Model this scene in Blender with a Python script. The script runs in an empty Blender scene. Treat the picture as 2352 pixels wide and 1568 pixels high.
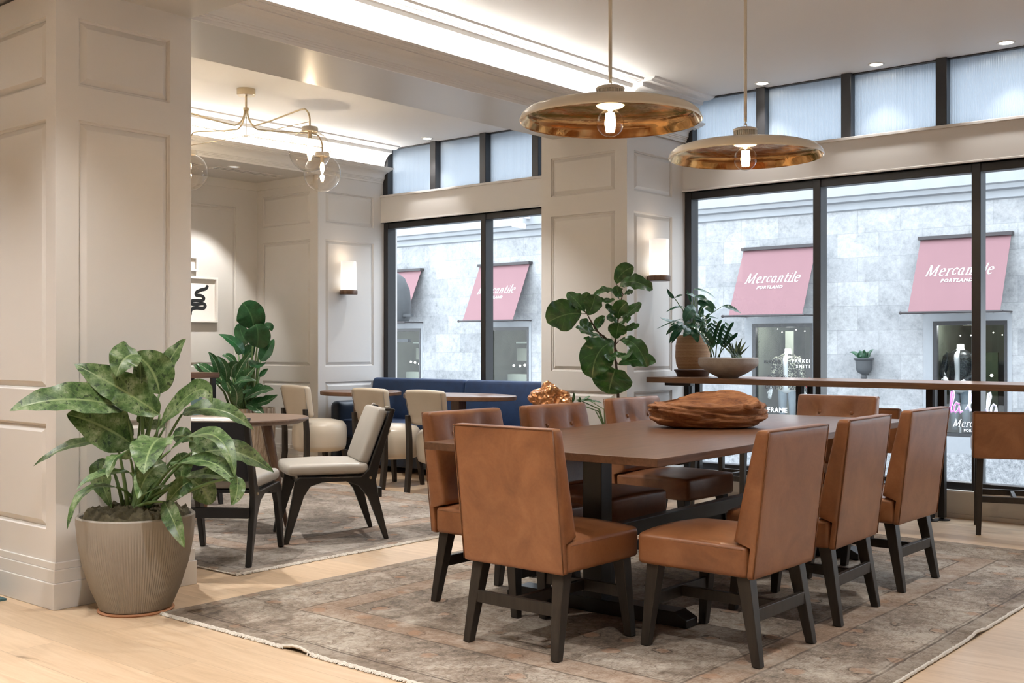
import bpy, bmesh, math, random
from mathutils import Vector, Matrix, noise
random.seed(7)
PI = math.pi
C = bpy.context.scene.collection
R = math.radians
CAMH = 1.25; FPX = 2564.0; CXP = 1176.0; VHP = 793.0; YAW = R(40.12)
_s, _c = math.sin(YAW), math.cos(YAW)

def at(u, v, d):
    """a point of the room seen at photo pixel (u, v), d metres in front of the camera"""
    t = (u - CXP) / FPX
    return Vector(((-_s + _c * t) * d, (_c + _s * t) * d, CAMH - (v - VHP) / FPX * d))

FWD = Vector((-_s, _c, 0)); RGT = Vector((_c, _s, 0)); UP = Vector((0, 0, 1))

# ---------------------------------------------------------------- mesh building
class MB:
    def __init__(s):
        s.v = []; s.f = []; s.uv = None
    def add(s, vs, fs, M=None):
        b = len(s.v)
        s.v += [tuple((M @ Vector(p)) if M else p) for p in vs]
        s.f += [tuple(b + i for i in f) for f in fs]
    def quad(s, a, b, c, d):
        s.add([a, b, c, d], [(0, 1, 2, 3)])
    def box(s, x0, y0, z0, x1, y1, z1, M=None):
        s.add([(x0, y0, z0), (x1, y0, z0), (x1, y1, z0), (x0, y1, z0), (x0, y0, z1), (x1, y0, z1), (x1, y1, z1), (x0, y1, z1)],
              [(0, 3, 2, 1), (4, 5, 6, 7), (0, 1, 5, 4), (1, 2, 6, 5), (2, 3, 7, 6), (3, 0, 4, 7)], M)
    def taper(s, a, b, wa, wb, da=None, db=None):
        """square bar from a to b, width wa at a and wb at b"""
        a, b = Vector(a), Vector(b); da = da or wa; db = db or wb
        vs = []
        for p, w, d in ((a, wa, da), (b, wb, db)):
            for sx, sy in ((-1, -1), (1, -1), (1, 1), (-1, 1)):
                vs.append((p.x + sx * w / 2, p.y + sy * d / 2, p.z))
        s.add(vs, [(0, 1, 2, 3), (4, 7, 6, 5), (0, 4, 5, 1), (1, 5, 6, 2), (2, 6, 7, 3), (3, 7, 4, 0)])
    def prism(s, poly, a0, a1, axis='x', M=None):
        """2-D outline extruded along an axis; x: (y,z), y: (x,z), z: (x,y)"""
        n = len(poly); vs = []
        for a in (a0, a1):
            for p, q in poly:
                vs.append({'x': (a, p, q), 'y': (p, a, q), 'z': (p, q, a)}[axis])
        s.add(vs, [tuple(range(n))[::-1], tuple(range(n, 2 * n))] + [(i, (i + 1) % n, n + (i + 1) % n, n + i) for i in range(n)], M)
    def sweep(s, prof, y0, y1, axis='y', cap=True):
        """open profile (p, z) drawn from y0 to y1"""
        n = len(prof); vs = []
        for a in (y0, y1):
            for p, q in prof:
                vs.append((p, a, q) if axis == 'y' else (a, p, q))
        fs = [(i, i + 1, n + i + 1, n + i) for i in range(n - 1)]
        if cap: fs += [tuple(range(n)), tuple(range(n, 2 * n))]
        s.add(vs, fs)
    def lathe(s, prof, seg=32, M=None, sx=1, sy=1, cap=False):
        n = len(prof); vs = []; fs = []
        for k in range(seg):
            a = 2 * PI * k / seg; ca, sa = math.cos(a), math.sin(a)
            vs += [(r * ca * sx, r * sa * sy, z) for r, z in prof]
        for k in range(seg):
            k2 = (k + 1) % seg
            for i in range(n - 1):
                fs.append((k * n + i, k2 * n + i, k2 * n + i + 1, k * n + i + 1))
        if cap:
            fs.append(tuple(k * n for k in range(seg))[::-1]); fs.append(tuple(k * n + n - 1 for k in range(seg)))
        s.add(vs, fs, M)
    def tube(s, pts, r, seg=8, cap=True):
        pts = [Vector(p) for p in pts]; n = len(pts)
        if not hasattr(r, '__len__'): r = [r] * n
        vs = []; fs = []; prev = None
        for i, p in enumerate(pts):
            t = (pts[min(i + 1, n - 1)] - pts[max(i - 1, 0)]).normalized()
            if prev is None:
                h = Vector((0, 0, 1)) if abs(t.z) < .9 else Vector((1, 0, 0))
                a = t.cross(h).normalized()
            else:
                a = (prev - t * prev.dot(t)).normalized()
            prev = a; b = t.cross(a)
            for k in range(seg):
                q = 2 * PI * k / seg
                vs.append(tuple(p + (a * math.cos(q) + b * math.sin(q)) * r[i]))
        for i in range(n - 1):
            for k in range(seg):
                k2 = (k + 1) % seg
                fs.append((i * seg + k, i * seg + k2, (i + 1) * seg + k2, (i + 1) * seg + k))
        if cap:
            fs.append(tuple(range(seg))[::-1]); fs.append(tuple((n - 1) * seg + k for k in range(seg)))
        s.add(vs, fs)
    def ball(s, c, r, seg=14, rings=8, sc=(1, 1, 1)):
        vs = []; fs = []
        for i in range(rings + 1):
            th = PI * i / rings
            for k in range(seg):
                ph = 2 * PI * k / seg
                vs.append((c[0] + r * sc[0] * math.sin(th) * math.cos(ph), c[1] + r * sc[1] * math.sin(th) * math.sin(ph), c[2] + r * sc[2] * math.cos(th)))
        for i in range(rings):
            for k in range(seg):
                k2 = (k + 1) % seg
                fs.append((i * seg + k, (i + 1) * seg + k, (i + 1) * seg + k2, i * seg + k2))
        s.add(vs, fs)
    def rbox(s, hx, hy, hz, r, M=None, n=(6, 6, 3), cs=3, deform=None):
        """rounded block centred on 0; deform(p) moves a point before M"""
        def axis(h, n):
            L = [-h + r * (1 - math.cos(PI / 2 * k / cs)) for k in range(cs)]
            m = [-h + r + (2 * h - 2 * r) * k / n for k in range(n + 1)]
            return L + m + [-x for x in reversed(L)]
        H = (hx, hy, hz); ax = [axis(H[i], n[i]) for i in range(3)]
        idx = {}; vs = []; fs = []
        def vert(i, j, k):
            key = (i, j, k)
            if key not in idx:
                p = Vector((ax[0][i], ax[1][j], ax[2][k]))
                q = Vector([max(-H[m] + r, min(H[m] - r, p[m])) for m in range(3)])
                d = p - q
                if d.length > 1e-9:
                    p = q + d.normalized() * r
                if deform: p = Vector(deform(p))
                idx[key] = len(vs); vs.append(tuple(p))
            return idx[key]
        N = [len(a) - 1 for a in ax]
        for a, b, c in ((0, 1, 2), (1, 2, 0), (2, 0, 1)):
            for side in (0, N[c]):
                for i in range(N[a]):
                    for j in range(N[b]):
                        q = []
                        for di, dj in ((0, 0), (1, 0), (1, 1), (0, 1)):
                            ijk = [0, 0, 0]; ijk[a] = i + di; ijk[b] = j + dj; ijk[c] = side
                            q.append(vert(*ijk))
                        fs.append(tuple(q) if side else tuple(q[::-1]))
        s.add(vs, fs, M)
    def build(s, name, mat, parent=None, smooth=False, bevel=0, seg=2, angle=35):
        me = bpy.data.meshes.new(name)
        me.from_pydata([tuple(p) for p in s.v], [], s.f)
        if bevel:
            bm = bmesh.new(); bm.from_mesh(me)
            bmesh.ops.recalc_face_normals(bm, faces=bm.faces)
            es = [e for e in bm.edges if len(e.link_faces) == 2 and e.calc_face_angle(0) > R(angle)]
            bmesh.ops.bevel(bm, geom=es, offset=bevel, segments=seg, profile=.5, affect='EDGES', clamp_overlap=True)
            bm.to_mesh(me); bm.free()
        else:
            bm = bmesh.new(); bm.from_mesh(me); bmesh.ops.recalc_face_normals(bm, faces=bm.faces); bm.to_mesh(me); bm.free()
        if s.uv and not bevel:
            L = me.uv_layers.new(name='UVMap')
            for lp in me.loops: L.data[lp.index].uv = s.uv[lp.vertex_index]
        if smooth:
            for p in me.polygons: p.use_smooth = True
            if smooth == 'auto':
                try: me.set_sharp_from_angle(angle=R(40))
                except Exception: pass
        o = bpy.data.objects.new(name, me); C.objects.link(o)
        if mat: me.materials.append(mat)
        if parent: o.parent = parent
        return o

def thing(name, label, cat, loc=(0, 0, 0), rz=0, group=None):
    o = bpy.data.objects.new(name, None); C.objects.link(o)
    o.empty_display_size = .1; o.location = loc; o.rotation_euler = (0, 0, rz)
    tag(o, label, cat, group); return o
def tag(o, label, cat, group=None):
    o['label'] = label; o['category'] = cat
    if group: o['group'] = group
    return o
def struct(o):
    o['kind'] = 'structure'; return o
def dup(root, label, loc, rz, group=None):
    r = root.copy(); C.objects.link(r); r.location = loc; r.rotation_euler = (0, 0, rz); r['label'] = label
    if group: r['group'] = group
    for ch in list(root.children):
        c = ch.copy(); C.objects.link(c); c.parent = r
        for g in list(ch.children):
            d = g.copy(); C.objects.link(d); d.parent = c
    return r
def lerp(a, b, t): return a + (b - a) * t

# ---------------------------------------------------------------- materials
MATS = {}
class NT:
    def __init__(s, name):
        s.m = bpy.data.materials.new(name); s.m.use_nodes = True
        s.t = s.m.node_tree; s.t.nodes.clear()
        s.out = s.n('ShaderNodeOutputMaterial')
    def n(s, typ, **kw):
        o = s.t.nodes.new(typ)
        for k, v in kw.items():
            if k.startswith('i_'):
                key = k[2:].replace('_', ' ')
                o.inputs[int(key) if key.isdigit() else key].default_value = v
            else: setattr(o, k, v)
        return o
    def l(s, a, b): s.t.links.new(a, b)
    def co(s, kind='Object', scale=(1, 1, 1), rot=(0, 0, 0)):
        t = s.n('ShaderNodeTexCoord'); m = s.n('ShaderNodeMapping')
        m.inputs['Scale'].default_value = scale; m.inputs['Rotation'].default_value = rot
        s.l(t.outputs[kind], m.inputs[0]); return m.outputs[0]
    def noise(s, vec, scale, detail=4, rough=.55, dist=0):
        t = s.n('ShaderNodeTexNoise', i_Scale=scale, i_Detail=detail, i_Roughness=rough, i_Distortion=dist)
        s.l(vec, t.inputs['Vector']); return t.outputs['Fac']
    def ramp(s, fac, stops, interp='LINEAR'):
        r = s.n('ShaderNodeValToRGB'); e = r.color_ramp.elements; r.color_ramp.interpolation = interp
        while len(e) < len(stops): e.new(.5)
        for i, (p, c) in enumerate(stops):
            e[i].position = p; e[i].color = (*c, 1) if len(c) == 3 else c
        s.l(fac, r.inputs[0]); return r.outputs[0]
    def mix(s, fac, a, b, mode='MIX'):
        m = s.n('ShaderNodeMix', data_type='RGBA', blend_type=mode)
        for sock, x in ((m.inputs[0], fac), (m.inputs[6], a), (m.inputs[7], b)):
            if hasattr(x, 'links') or hasattr(x, 'is_linked'): s.l(x, sock)
            elif isinstance(x, (int, float)): sock.default_value = x
            else: sock.default_value = (*x, 1)
        return m.outputs[2]
    def math(s, op, a, b=0, c=0):
        m = s.n('ShaderNodeMath', operation=op)
        for i, x in enumerate((a, b, c)):
            if hasattr(x, 'is_linked'): s.l(x, m.inputs[i])
            else: m.inputs[i].default_value = x
        return m.outputs[0]
    def bump(s, h, strength=.2, dist=.01):
        b = s.n('ShaderNodeBump', i_Strength=strength, i_Distance=dist); s.l(h, b.inputs['Height']); return b.outputs[0]
    def pbr(s, color, rough=.5, metal=0, normal=None, **kw):
        p = s.n('ShaderNodeBsdfPrincipled')
        for key, x in (('Base Color', color), ('Roughness', rough), ('Metallic', metal)):
            if hasattr(x, 'is_linked'): s.l(x, p.inputs[key])
            elif isinstance(x, (int, float)): p.inputs[key].default_value = x
            else: p.inputs[key].default_value = (*x, 1)
        if normal: s.l(normal, p.inputs['Normal'])
        for k, x in kw.items(): p.inputs[k.replace('_', ' ')].default_value = x
        s.l(p.outputs[0], s.out.inputs[0]); return p
    def done(s, key): MATS[key] = s.m; return s.m

def simple(key, color, rough=.5, metal=0, var=.12, vscale=12, bump=0, bscale=80, **kw):
    """one colour with a little mottling and an optional fine grain"""
    t = NT(key); v = t.co()
    f = t.noise(v, vscale)
    col = t.mix(f, tuple(c * (1 - var) for c in color), tuple(min(1, c * (1 + var)) for c in color))
    nrm = t.bump(t.noise(v, bscale, 2), bump, .004) if bump else None
    t.pbr(col, rough, metal, nrm, **kw); return t.done(key)

def emit(key, color, strength):
    t = NT(key); e = t.n('ShaderNodeEmission', i_Strength=strength); e.inputs[0].default_value = (*color, 1)
    t.l(e.outputs[0], t.out.inputs[0]); return t.done(key)

def clear_glass(key, tint=(1, 1, 1), f0=.045, gloss_rough=.0, boost=1.0):
    t = NT(key); a = t.n('ShaderNodeBsdfTransparent'); a.inputs[0].default_value = (*tint, 1)
    g = t.n('ShaderNodeBsdfGlossy', i_Roughness=gloss_rough)
    lw = t.n('ShaderNodeLayerWeight'); m = t.n('ShaderNodeMixShader')   # Schlick, the same from both sides
    fr = t.math('ADD', f0, t.math('MULTIPLY', t.math('POWER', lw.outputs['Facing'], 5.0), 1 - f0))
    t.l(t.math('MULTIPLY', fr, boost), m.inputs[0]); t.l(a.outputs[0], m.inputs[1]); t.l(g.outputs[0], m.inputs[2])
    t.l(m.outputs[0], t.out.inputs[0]); return t.done(key)

def wood(key, dark, light, scale=(1, 1, 1), rough=.4, ring=10, bump=.08, axis='Y'):
    t = NT(key); v = t.co(scale=scale)
    st = {'X': (.7, 14, 14), 'Y': (14, .7, 14), 'Z': (14, 14, .7)}[axis]
    v2 = t.co(scale=tuple(a * b for a, b in zip(scale, st)))
    g = t.noise(v2, 3, 6, .65, .6); g2 = t.noise(v2, 22, 3, .7)
    f = t.math('ADD', t.math('MULTIPLY', g, .75), t.math('MULTIPLY', g2, .3))
    col = t.ramp(f, [(.3, dark), (.52, tuple(lerp(a, b, .5) for a, b in zip(dark, light))), (.72, light)])
    t.pbr(col, rough, 0, t.bump(f, bump, .002)); return t.done(key)

PAINT = (.685, .668, .648)
simple('paint', PAINT, .42, var=.02, vscale=3, bump=.03, bscale=500)
simple('ceiling_white', (.80, .79, .775), .6, var=.015, vscale=2)
simple('trim_paint', (.72, .705, .675), .4, var=.015, vscale=3)
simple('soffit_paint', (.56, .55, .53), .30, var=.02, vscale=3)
simple('black_metal', (.012, .012, .013), .38, 0, var=.2)
simple('frame_dark', (.022, .022, .024), .35, 0, var=.15)
simple('brass_pale', (.78, .66, .46), .28, 1, var=.04)
simple('chrome', (.8, .8, .8), .2, 1, var=.03)
simple('lamp_cream', (.72, .66, .56), .22, var=.02, vscale=3)
wood('ebony', (.010, .007, .005), (.034, .026, .019), rough=.42, axis='Z')
simple('frame_black', (.010, .009, .008), .33, var=.25)
wood('walnut', (.065, .030, .015), (.19, .094, .050), rough=.36, axis='Y', bump=.1)
wood('walnut_x', (.10, .048, .024), (.215, .11, .06), rough=.35, axis='X', bump=.1)
wood('walnut_z', (.07, .034, .018), (.16, .085, .048), rough=.4, axis='Z')
wood('table_round', (.075, .045, .03), (.19, .125, .088), rough=.4, axis='X')
simple('denim_dark', (.016, .019, .026), .7, var=.35, vscale=160, bump=.3, bscale=300)
simple('leather_grey', (.36, .335, .295), .38, var=.10, vscale=9, bump=.06, bscale=220)
simple('leather_cream', (.60, .53, .43), .33, var=.05, vscale=6, bump=.05, bscale=200)
simple('velvet_blue', (.006, .032, .105), .7, var=.5, vscale=14, bump=.1, bscale=300, Sheen_Weight=.08)
simple('leather_navy', (.022, .032, .05), .35, var=.2)
simple('velvet_green', (.045, .085, .078), .8, var=.35, vscale=40, bump=.2, bscale=250, Sheen_Weight=.4)
simple('art_paper', (.82, .81, .78), .7, var=.01)
simple('white_lacquer', (.82, .80, .77), .35, var=.01)
simple('ink_black', (.012, .014, .016), .5, var=.6, vscale=60)
simple('moss', (.062, .050, .024), .95, var=.8, vscale=45, bump=1, bscale=70)
simple('copper_leaf', (.50, .235, .105), .36, 1, var=.25, vscale=30)
simple('terracotta', (.42, .20, .10), .6, var=.1)
simple('saucer_brown', (.075, .036, .02), .45, var=.2)
simple('soil', (.05, .034, .022), .95, var=.5, vscale=80, bump=.8, bscale=120)
simple('snow_white', (.85, .85, .86), .35, var=.02)
simple('letter_white', (.86, .86, .86), .6, var=.01)
simple('letter_dark', (.03, .03, .035), .6, var=.01)
simple('letter_red', (.30, .03, .04), .6, var=.01)
simple('letter_pink', (.62, .16, .50), .5, var=.2, vscale=8)
simple('letter_lilac', (.52, .46, .66), .5, var=.15, vscale=8)
simple('awning_pink', (.196, .102, .112), .8, var=.06, vscale=3, bump=.05, bscale=200)
simple('awning_dark', (.035, .03, .032), .6, var=.1)
simple('shop_wall', (.11, .12, .09), .8, var=.6, vscale=3)
simple('shop_pale', (.42, .44, .36), .7, var=.05)
simple('shop_dark', (.03, .033, .034), .7, var=.5, vscale=5)
simple('stone_plain', (.27, .285, .30), .8, var=.12, vscale=4, bump=.1, bscale=40)
simple('asphalt', (.10, .105, .11), .85, var=.3, vscale=20)
simple('urn_iron', (.05, .055, .06), .7, var=.3)
simple('jeans', (.26, .31, .36), .8, var=.3, vscale=20)
simple('shop_olive', (.05, .075, .035), .8, var=.5, vscale=6)
simple('teal_mat', (.05, .11, .12), .9, var=.3, vscale=60)
simple('fringe_white', (.62, .58, .52), .95, var=.15, vscale=200)
emit('led_warm', (1, .965, .91), 30)
emit('down_dim', (1, .95, .88), .5)
emit('bulb_hot', (1, .74, .42), 55)
emit('down_white', (1, .92, .80), 18)
emit('shop_bulb', (1, .95, .85), 14)
clear_glass('window_glass', (.955, .975, .985), boost=.9)
clear_glass('globe_glass', (.965, .935, .89), f0=.06, boost=1.6)
clear_glass('bulb_glass', (1, .94, .84), boost=1.2)
clear_glass('shop_glass', (.80, .84, .84), boost=.9)

def _oak():
    t = NT('oak_floor'); v = t.co('Object')
    b = t.n('ShaderNodeTexBrick', offset=.37, offset_frequency=2, squash=1, i_Scale=1.0)
    b.inputs['Color1'].default_value = (0, 0, 0, 1); b.inputs['Color2'].default_value = (1, 1, 1, 1); b.inputs['Mortar'].default_value = (.5, .5, .5, 1)
    b.inputs['Mortar Size'].default_value = .0013; b.inputs['Mortar Smooth'].default_value = .2
    b.inputs['Brick Width'].default_value = 1.9; b.inputs['Row Height'].default_value = .215; b.inputs['Bias'].default_value = 0
    t.l(v, b.inputs['Vector'])
    off = t.n('ShaderNodeVectorMath', operation='ADD'); t.l(v, off.inputs[0])
    sc = t.n('ShaderNodeVectorMath', operation='SCALE'); sc.inputs['Scale'].default_value = 7.3
    t.l(b.outputs['Color'], sc.inputs[0]); t.l(sc.outputs[0], off.inputs[1])
    mp = t.n('ShaderNodeMapping'); mp.inputs['Scale'].default_value = (.8, 9, 1); t.l(off.outputs[0], mp.inputs[0])
    g = t.noise(mp.outputs[0], 2.2, 6, .62, 1.1); fine = t.noise(mp.outputs[0], 30, 3, .7)
    f = t.math('ADD', t.math('MULTIPLY', g, .8), t.math('MULTIPLY', fine, .22))
    col = t.ramp(f, [(.28, (.46, .325, .205)), (.5, (.575, .43, .295)), (.75, (.67, .53, .39))])
    tone = t.ramp(b.outputs['Color'], [(0, (.86, .84, .80)), (1, (1.1, 1.08, 1.05))])
    col = t.mix(1, col, tone, 'MULTIPLY')
    kn = t.noise(t.co(scale=(2.2, 7, 1)), 1.3, 2, .5)
    col = t.mix(t.ramp(kn, [(.74, (0, 0, 0)), (.80, (.75, .75, .75))]), col, (.16, .09, .045))
    col = t.mix(t.math('MULTIPLY', b.outputs['Fac'], .45), col, (.20, .12, .06))
    t.pbr(col, .35, 0, t.bump(t.math('SUBTRACT', f, b.outputs['Fac']), .08, .002)); t.done('oak_floor')
_oak()

def _rug(key, w, h, base, mid, line, blue=.0):
    """faded oriental rug, object coordinates 0..w, 0..h"""
    t = NT(key); v = t.co('Object'); sx = t.n('ShaderNodeSeparateXYZ'); t.l(v, sx.inputs[0])
    x, y = sx.outputs[0], sx.outputs[1]
    wob = t.math('MULTIPLY', t.math('SUBTRACT', t.noise(v, 9, 3), .5), .018)
    dx = t.math('MINIMUM', x, t.math('SUBTRACT', w, x)); dy = t.math('MINIMUM', y, t.math('SUBTRACT', h, y))
    d = t.math('ADD', t.math('MINIMUM', dx, dy), wob)
    fib = t.noise(t.co(scale=(60, 9, 1)), 3, 4, .7); blot = t.noise(v, 1.6, 6, .72, .5); fine = t.noise(v, 26, 6, .8)
    wear = t.math('ADD', t.math('MULTIPLY', blot, .55), t.math('ADD', t.math('MULTIPLY', fib, .22), t.math('MULTIPLY', fine, .28)))
    col = t.ramp(wear, [(.40, tuple(c * .34 for c in base)), (.5, base), (.60, mid)])
    # scrolling vine lines in the fields
    def vine(scale, width, dist):
        vo = t.n('ShaderNodeTexVoronoi', feature='DISTANCE_TO_EDGE', i_Scale=scale)
        wv = t.n('ShaderNodeVectorMath', operation='ADD'); t.l(v, wv.inputs[0])
        nz = t.n('ShaderNodeTexNoise', i_Scale=4.5, i_Detail=2); t.l(v, nz.inputs['Vector'])
        sc = t.n('ShaderNodeVectorMath', operation='SCALE'); sc.inputs['Scale'].default_value = dist
        t.l(nz.outputs['Color'], sc.inputs[0]); t.l(sc.outputs[0], wv.inputs[1]); t.l(wv.outputs[0], vo.inputs['Vector'])
        return t.ramp(vo.outputs['Distance'], [(0, (1, 1, 1)), (width, (.0, .0, .0))])
    def flower(scale, lo, hi, dist=.35):
        vo = t.n('ShaderNodeTexVoronoi', feature='F1', i_Scale=scale)
        wv = t.n('ShaderNodeVectorMath', operation='ADD'); t.l(v, wv.inputs[0])
        nz = t.n('ShaderNodeTexNoise', i_Scale=14, i_Detail=3); t.l(v, nz.inputs['Vector'])
        sc = t.n('ShaderNodeVectorMath', operation='SCALE'); sc.inputs['Scale'].default_value = dist / scale * 3
        t.l(nz.outputs['Color'], sc.inputs[0]); t.l(sc.outputs[0], wv.inputs[1]); t.l(wv.outputs[0], vo.inputs['Vector'])
        return t.ramp(vo.outputs['Distance'], [(lo, (1, 1, 1)), (hi, (0, 0, 0))])
    brk = t.ramp(t.noise(v, 11, 2), [(.40, (0, 0, 0)), (.52, (1, 1, 1))])
    vl = t.math('MAXIMUM', t.math('MULTIPLY', vine(3.4, .012, .42), .9), t.math('MAXIMUM', t.math('MULTIPLY', vine(8.5, .022, .20), .8), t.math('MULTIPLY', vine(17, .05, .10), .65)))
    vl = t.math('MULTIPLY', vl, brk)
    vl = t.math('MULTIPLY', vl, t.ramp(wear, [(.38, (1, 1, 1)), (.66, (.35, .35, .35))]))
    col = t.mix(t.math('MULTIPLY', vl, .95), col, line)
    def rosette(scale):
        vo = t.n('ShaderNodeTexVoronoi', feature='F1', i_Scale=scale, i_Randomness=.55); wv = t.n('ShaderNodeVectorMath', operation='ADD'); t.l(v, wv.inputs[0])
        nz = t.n('ShaderNodeTexNoise', i_Scale=30, i_Detail=2); t.l(v, nz.inputs['Vector']); sc = t.n('ShaderNodeVectorMath', operation='SCALE'); sc.inputs['Scale'].default_value = .05
        t.l(nz.outputs['Color'], sc.inputs[0]); t.l(sc.outputs[0], wv.inputs[1]); t.l(wv.outputs[0], vo.inputs['Vector']); return vo.outputs['Distance']
    r1 = rosette(4.2)
    col = t.mix(t.math('MULTIPLY', t.ramp(r1, [(.13, (1, 1, 1)), (.19, (0, 0, 0))]), .5), col, (.33, .17, .09))
    ringy = t.ramp(t.math('ABSOLUTE', t.math('SUBTRACT', r1, .19)), [(.008, (1, 1, 1)), (.02, (0, 0, 0))])
    col = t.mix(t.math('MULTIPLY', t.math('MULTIPLY', ringy, brk), .8), col, line)
    r2 = rosette(9.5)
    col = t.mix(t.math('MULTIPLY', t.ramp(r2, [(.10, (1, 1, 1)), (.17, (0, 0, 0))]), .45), col, (.16, .12, .09))
    # main border slightly warmer, inner guard band brownish
    band = t.math('MULTIPLY', t.math('GREATER_THAN', d, .44), t.math('LESS_THAN', d, .60))
    col = t.mix(t.math('MULTIPLY', band, .38), col, (.27, .16, .095))
    outer = t.math('LESS_THAN', d, .075)
    col = t.mix(t.math('MULTIPLY', outer, .42), col, (.16, .12, .085))
    for e, wd, st in ((.085, .007, .8), (.105, .004, .6), (.44, .006, .75), (.60, .006, .75), (.62, .003, .5)):
        ln = t.ramp(t.math('ABSOLUTE', t.math('SUBTRACT', d, e)), [(wd * .5, (1, 1, 1)), (wd * 1.2, (0, 0, 0))])
        col = t.mix(t.math('MULTIPLY', ln, st), col, line)
    # rubbed pale patches
    pale = t.ramp(t.noise(v, 2.3, 5, .75), [(.52, (0, 0, 0)), (.68, (.5, .5, .5))])
    col = t.mix(pale, col, tuple(min(1, c * 1.25) for c in mid))
    t.pbr(col, .95, 0, t.bump(t.math('ADD', fib, fine), .35, .006)); return t.done(key)
_rug('rug_main', 3.02, 4.245, (.235, .185, .142), (.43, .38, .32), (.06, .040, .027))
_rug('rug_lounge', 3.6, 3.1, (.20, .165, .135), (.36, .32, .28), (.06, .045, .036))

def _leather():
    t = NT('leather_tan'); v = t.co('Object')
    oi = t.n('ShaderNodeObjectInfo')
    o2 = t.n('ShaderNodeVectorMath', operation='ADD'); t.l(v, o2.inputs[0])
    cb = t.n('ShaderNodeCombineXYZ'); t.l(t.math('MULTIPLY', oi.outputs['Random'], 20), cb.inputs[0]); t.l(cb.outputs[0], o2.inputs[1])
    f = t.noise(o2.outputs[0], 5, 6, .62, .8); g = t.noise(o2.outputs[0], 90, 3)
    col = t.ramp(t.math('ADD', t.math('MULTIPLY', f, .85), t.math('MULTIPLY', g, .15)), [(.3, (.175, .066, .026)), (.5, (.255, .103, .041)), (.72, (.335, .145, .062))])
    t.pbr(col, .36, 0, t.bump(g, .07, .002), Coat_Weight=.12, Coat_Roughness=.3); t.done('leather_tan')
_leather()
simple('leather_seam', (.17, .068, .027), .5, var=.2)

def _stone():
    t = NT('stone_facade'); tc = t.n('ShaderNodeTexCoord'); mp = t.n('ShaderNodeMapping'); mp.inputs['Rotation'].default_value = (R(-90), 0, 0)
    t.l(tc.outputs['Object'], mp.inputs[0]); v = tc.outputs['Object']
    b = t.n('ShaderNodeTexBrick', offset=.5, i_Scale=1.0); t.l(mp.outputs[0], b.inputs['Vector'])
    b.inputs['Color1'].default_value = (0, 0, 0, 1); b.inputs['Color2'].default_value = (1, 1, 1, 1)
    b.inputs['Mortar Size'].default_value = .004; b.inputs['Brick Width'].default_value = .66; b.inputs['Row Height'].default_value = .37
    n1 = t.noise(v, 2.6, 8, .75, .5); n2 = t.noise(v, 14, 6, .8)
    f = t.math('ADD', t.math('MULTIPLY', n1, .5), t.math('MULTIPLY', n2, .5))
    col = t.ramp(f, [(.34, (.165, .173, .178)), (.45, (.255, .263, .268)), (.54, (.315, .322, .327)), (.66, (.39, .395, .398))])
    tone = t.ramp(b.outputs['Color'], [(0, (.80, .81, .82)), (.4, (.95, .95, .96)), (1, (1.11, 1.11, 1.10))])
    col = t.mix(1, col, tone, 'MULTIPLY'); col = t.mix(t.math('MULTIPLY', b.outputs['Fac'], .22), col, (.16, .17, .18))
    t.pbr(col, .8, 0, t.bump(n2, .1, .01)); t.done('stone_facade')
_stone()
def _granite():
    t = NT('granite'); v = t.co(); f = t.noise(v, 22, 6, .8)
    t.pbr(t.ramp(f, [(.35, (.12, .13, .14)), (.5, (.26, .27, .28)), (.65, (.38, .39, .40))]), .7, 0, t.bump(f, .2, .02)); t.done('granite')
_granite()

def _leafmat(key, stops, rib, spots=None, gloss=.35, under=None, ribw=.05, veins=True, vein_n=9, trans=.12):
    """leaf: UV u along the leaf 0..1, v across -1..1 mapped 0..1"""
    t = NT(key); uv = t.n('ShaderNodeUVMap'); sp = t.n('ShaderNodeSeparateXYZ'); t.l(uv.outputs[0], sp.inputs[0])
    u, w = sp.outputs[0], t.math('ABSOLUTE', t.math('SUBTRACT', t.math('MULTIPLY', sp.outputs[1], 2), 1))
    v = t.co('Object'); f = t.noise(v, 16, 5, .7)
    col = t.ramp(f, stops)
    if spots:
        s1 = t.noise(v, 42, 3, .6); s2 = t.noise(v, 13, 3, .6)
        s = t.math('MAXIMUM', t.ramp(s1, [(.60, (0, 0, 0)), (.625, (1, 1, 1))]), t.ramp(s2, [(.66, (0, 0, 0)), (.68, (1, 1, 1))]))
        col = t.mix(t.math('MULTIPLY', s, .9), col, spots)
    ph = t.math('SUBTRACT', t.math('MULTIPLY', u, vein_n), t.math('MULTIPLY', w, 1.6))
    vv = t.math('ABSOLUTE', t.math('SUBTRACT', t.math('FRACT', ph), .5))
    vein = t.ramp(vv, [(0, (1, 1, 1)), (.07, (0, 0, 0))])
    mid = t.ramp(w, [(ribw * .6, (1, 1, 1)), (ribw * 1.5, (0, 0, 0))])
    if veins: col = t.mix(t.math('MULTIPLY', vein, .28), col, rib)
    col = t.mix(t.math('MULTIPLY', mid, .9), col, rib)
    if under:
        g = t.n('ShaderNodeNewGeometry'); col = t.mix(g.outputs['Backfacing'], col, under)
    hgt = t.math('ADD', vein, t.math('MULTIPLY', mid, 1.5))
    p = t.pbr(col, gloss, 0, t.bump(hgt, -.25 if veins else -.1, .004))
    tr = t.n('ShaderNodeBsdfTranslucent'); t.l(col, tr.inputs[0]); m = t.n('ShaderNodeMixShader'); m.inputs[0].default_value = trans
    t.l(p.outputs[0], m.inputs[1]); t.l(tr.outputs[0], m.inputs[2]); t.l(m.outputs[0], t.out.inputs[0]); return t.done(key)
_leafmat('leaf_dieff', [(.34, (.022, .06, .014)), (.45, (.06, .125, .034)), (.55, (.125, .20, .075)), (.68, (.29, .36, .22))], (.25, .34, .15), spots=(.018, .045, .016), gloss=.38)
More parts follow.
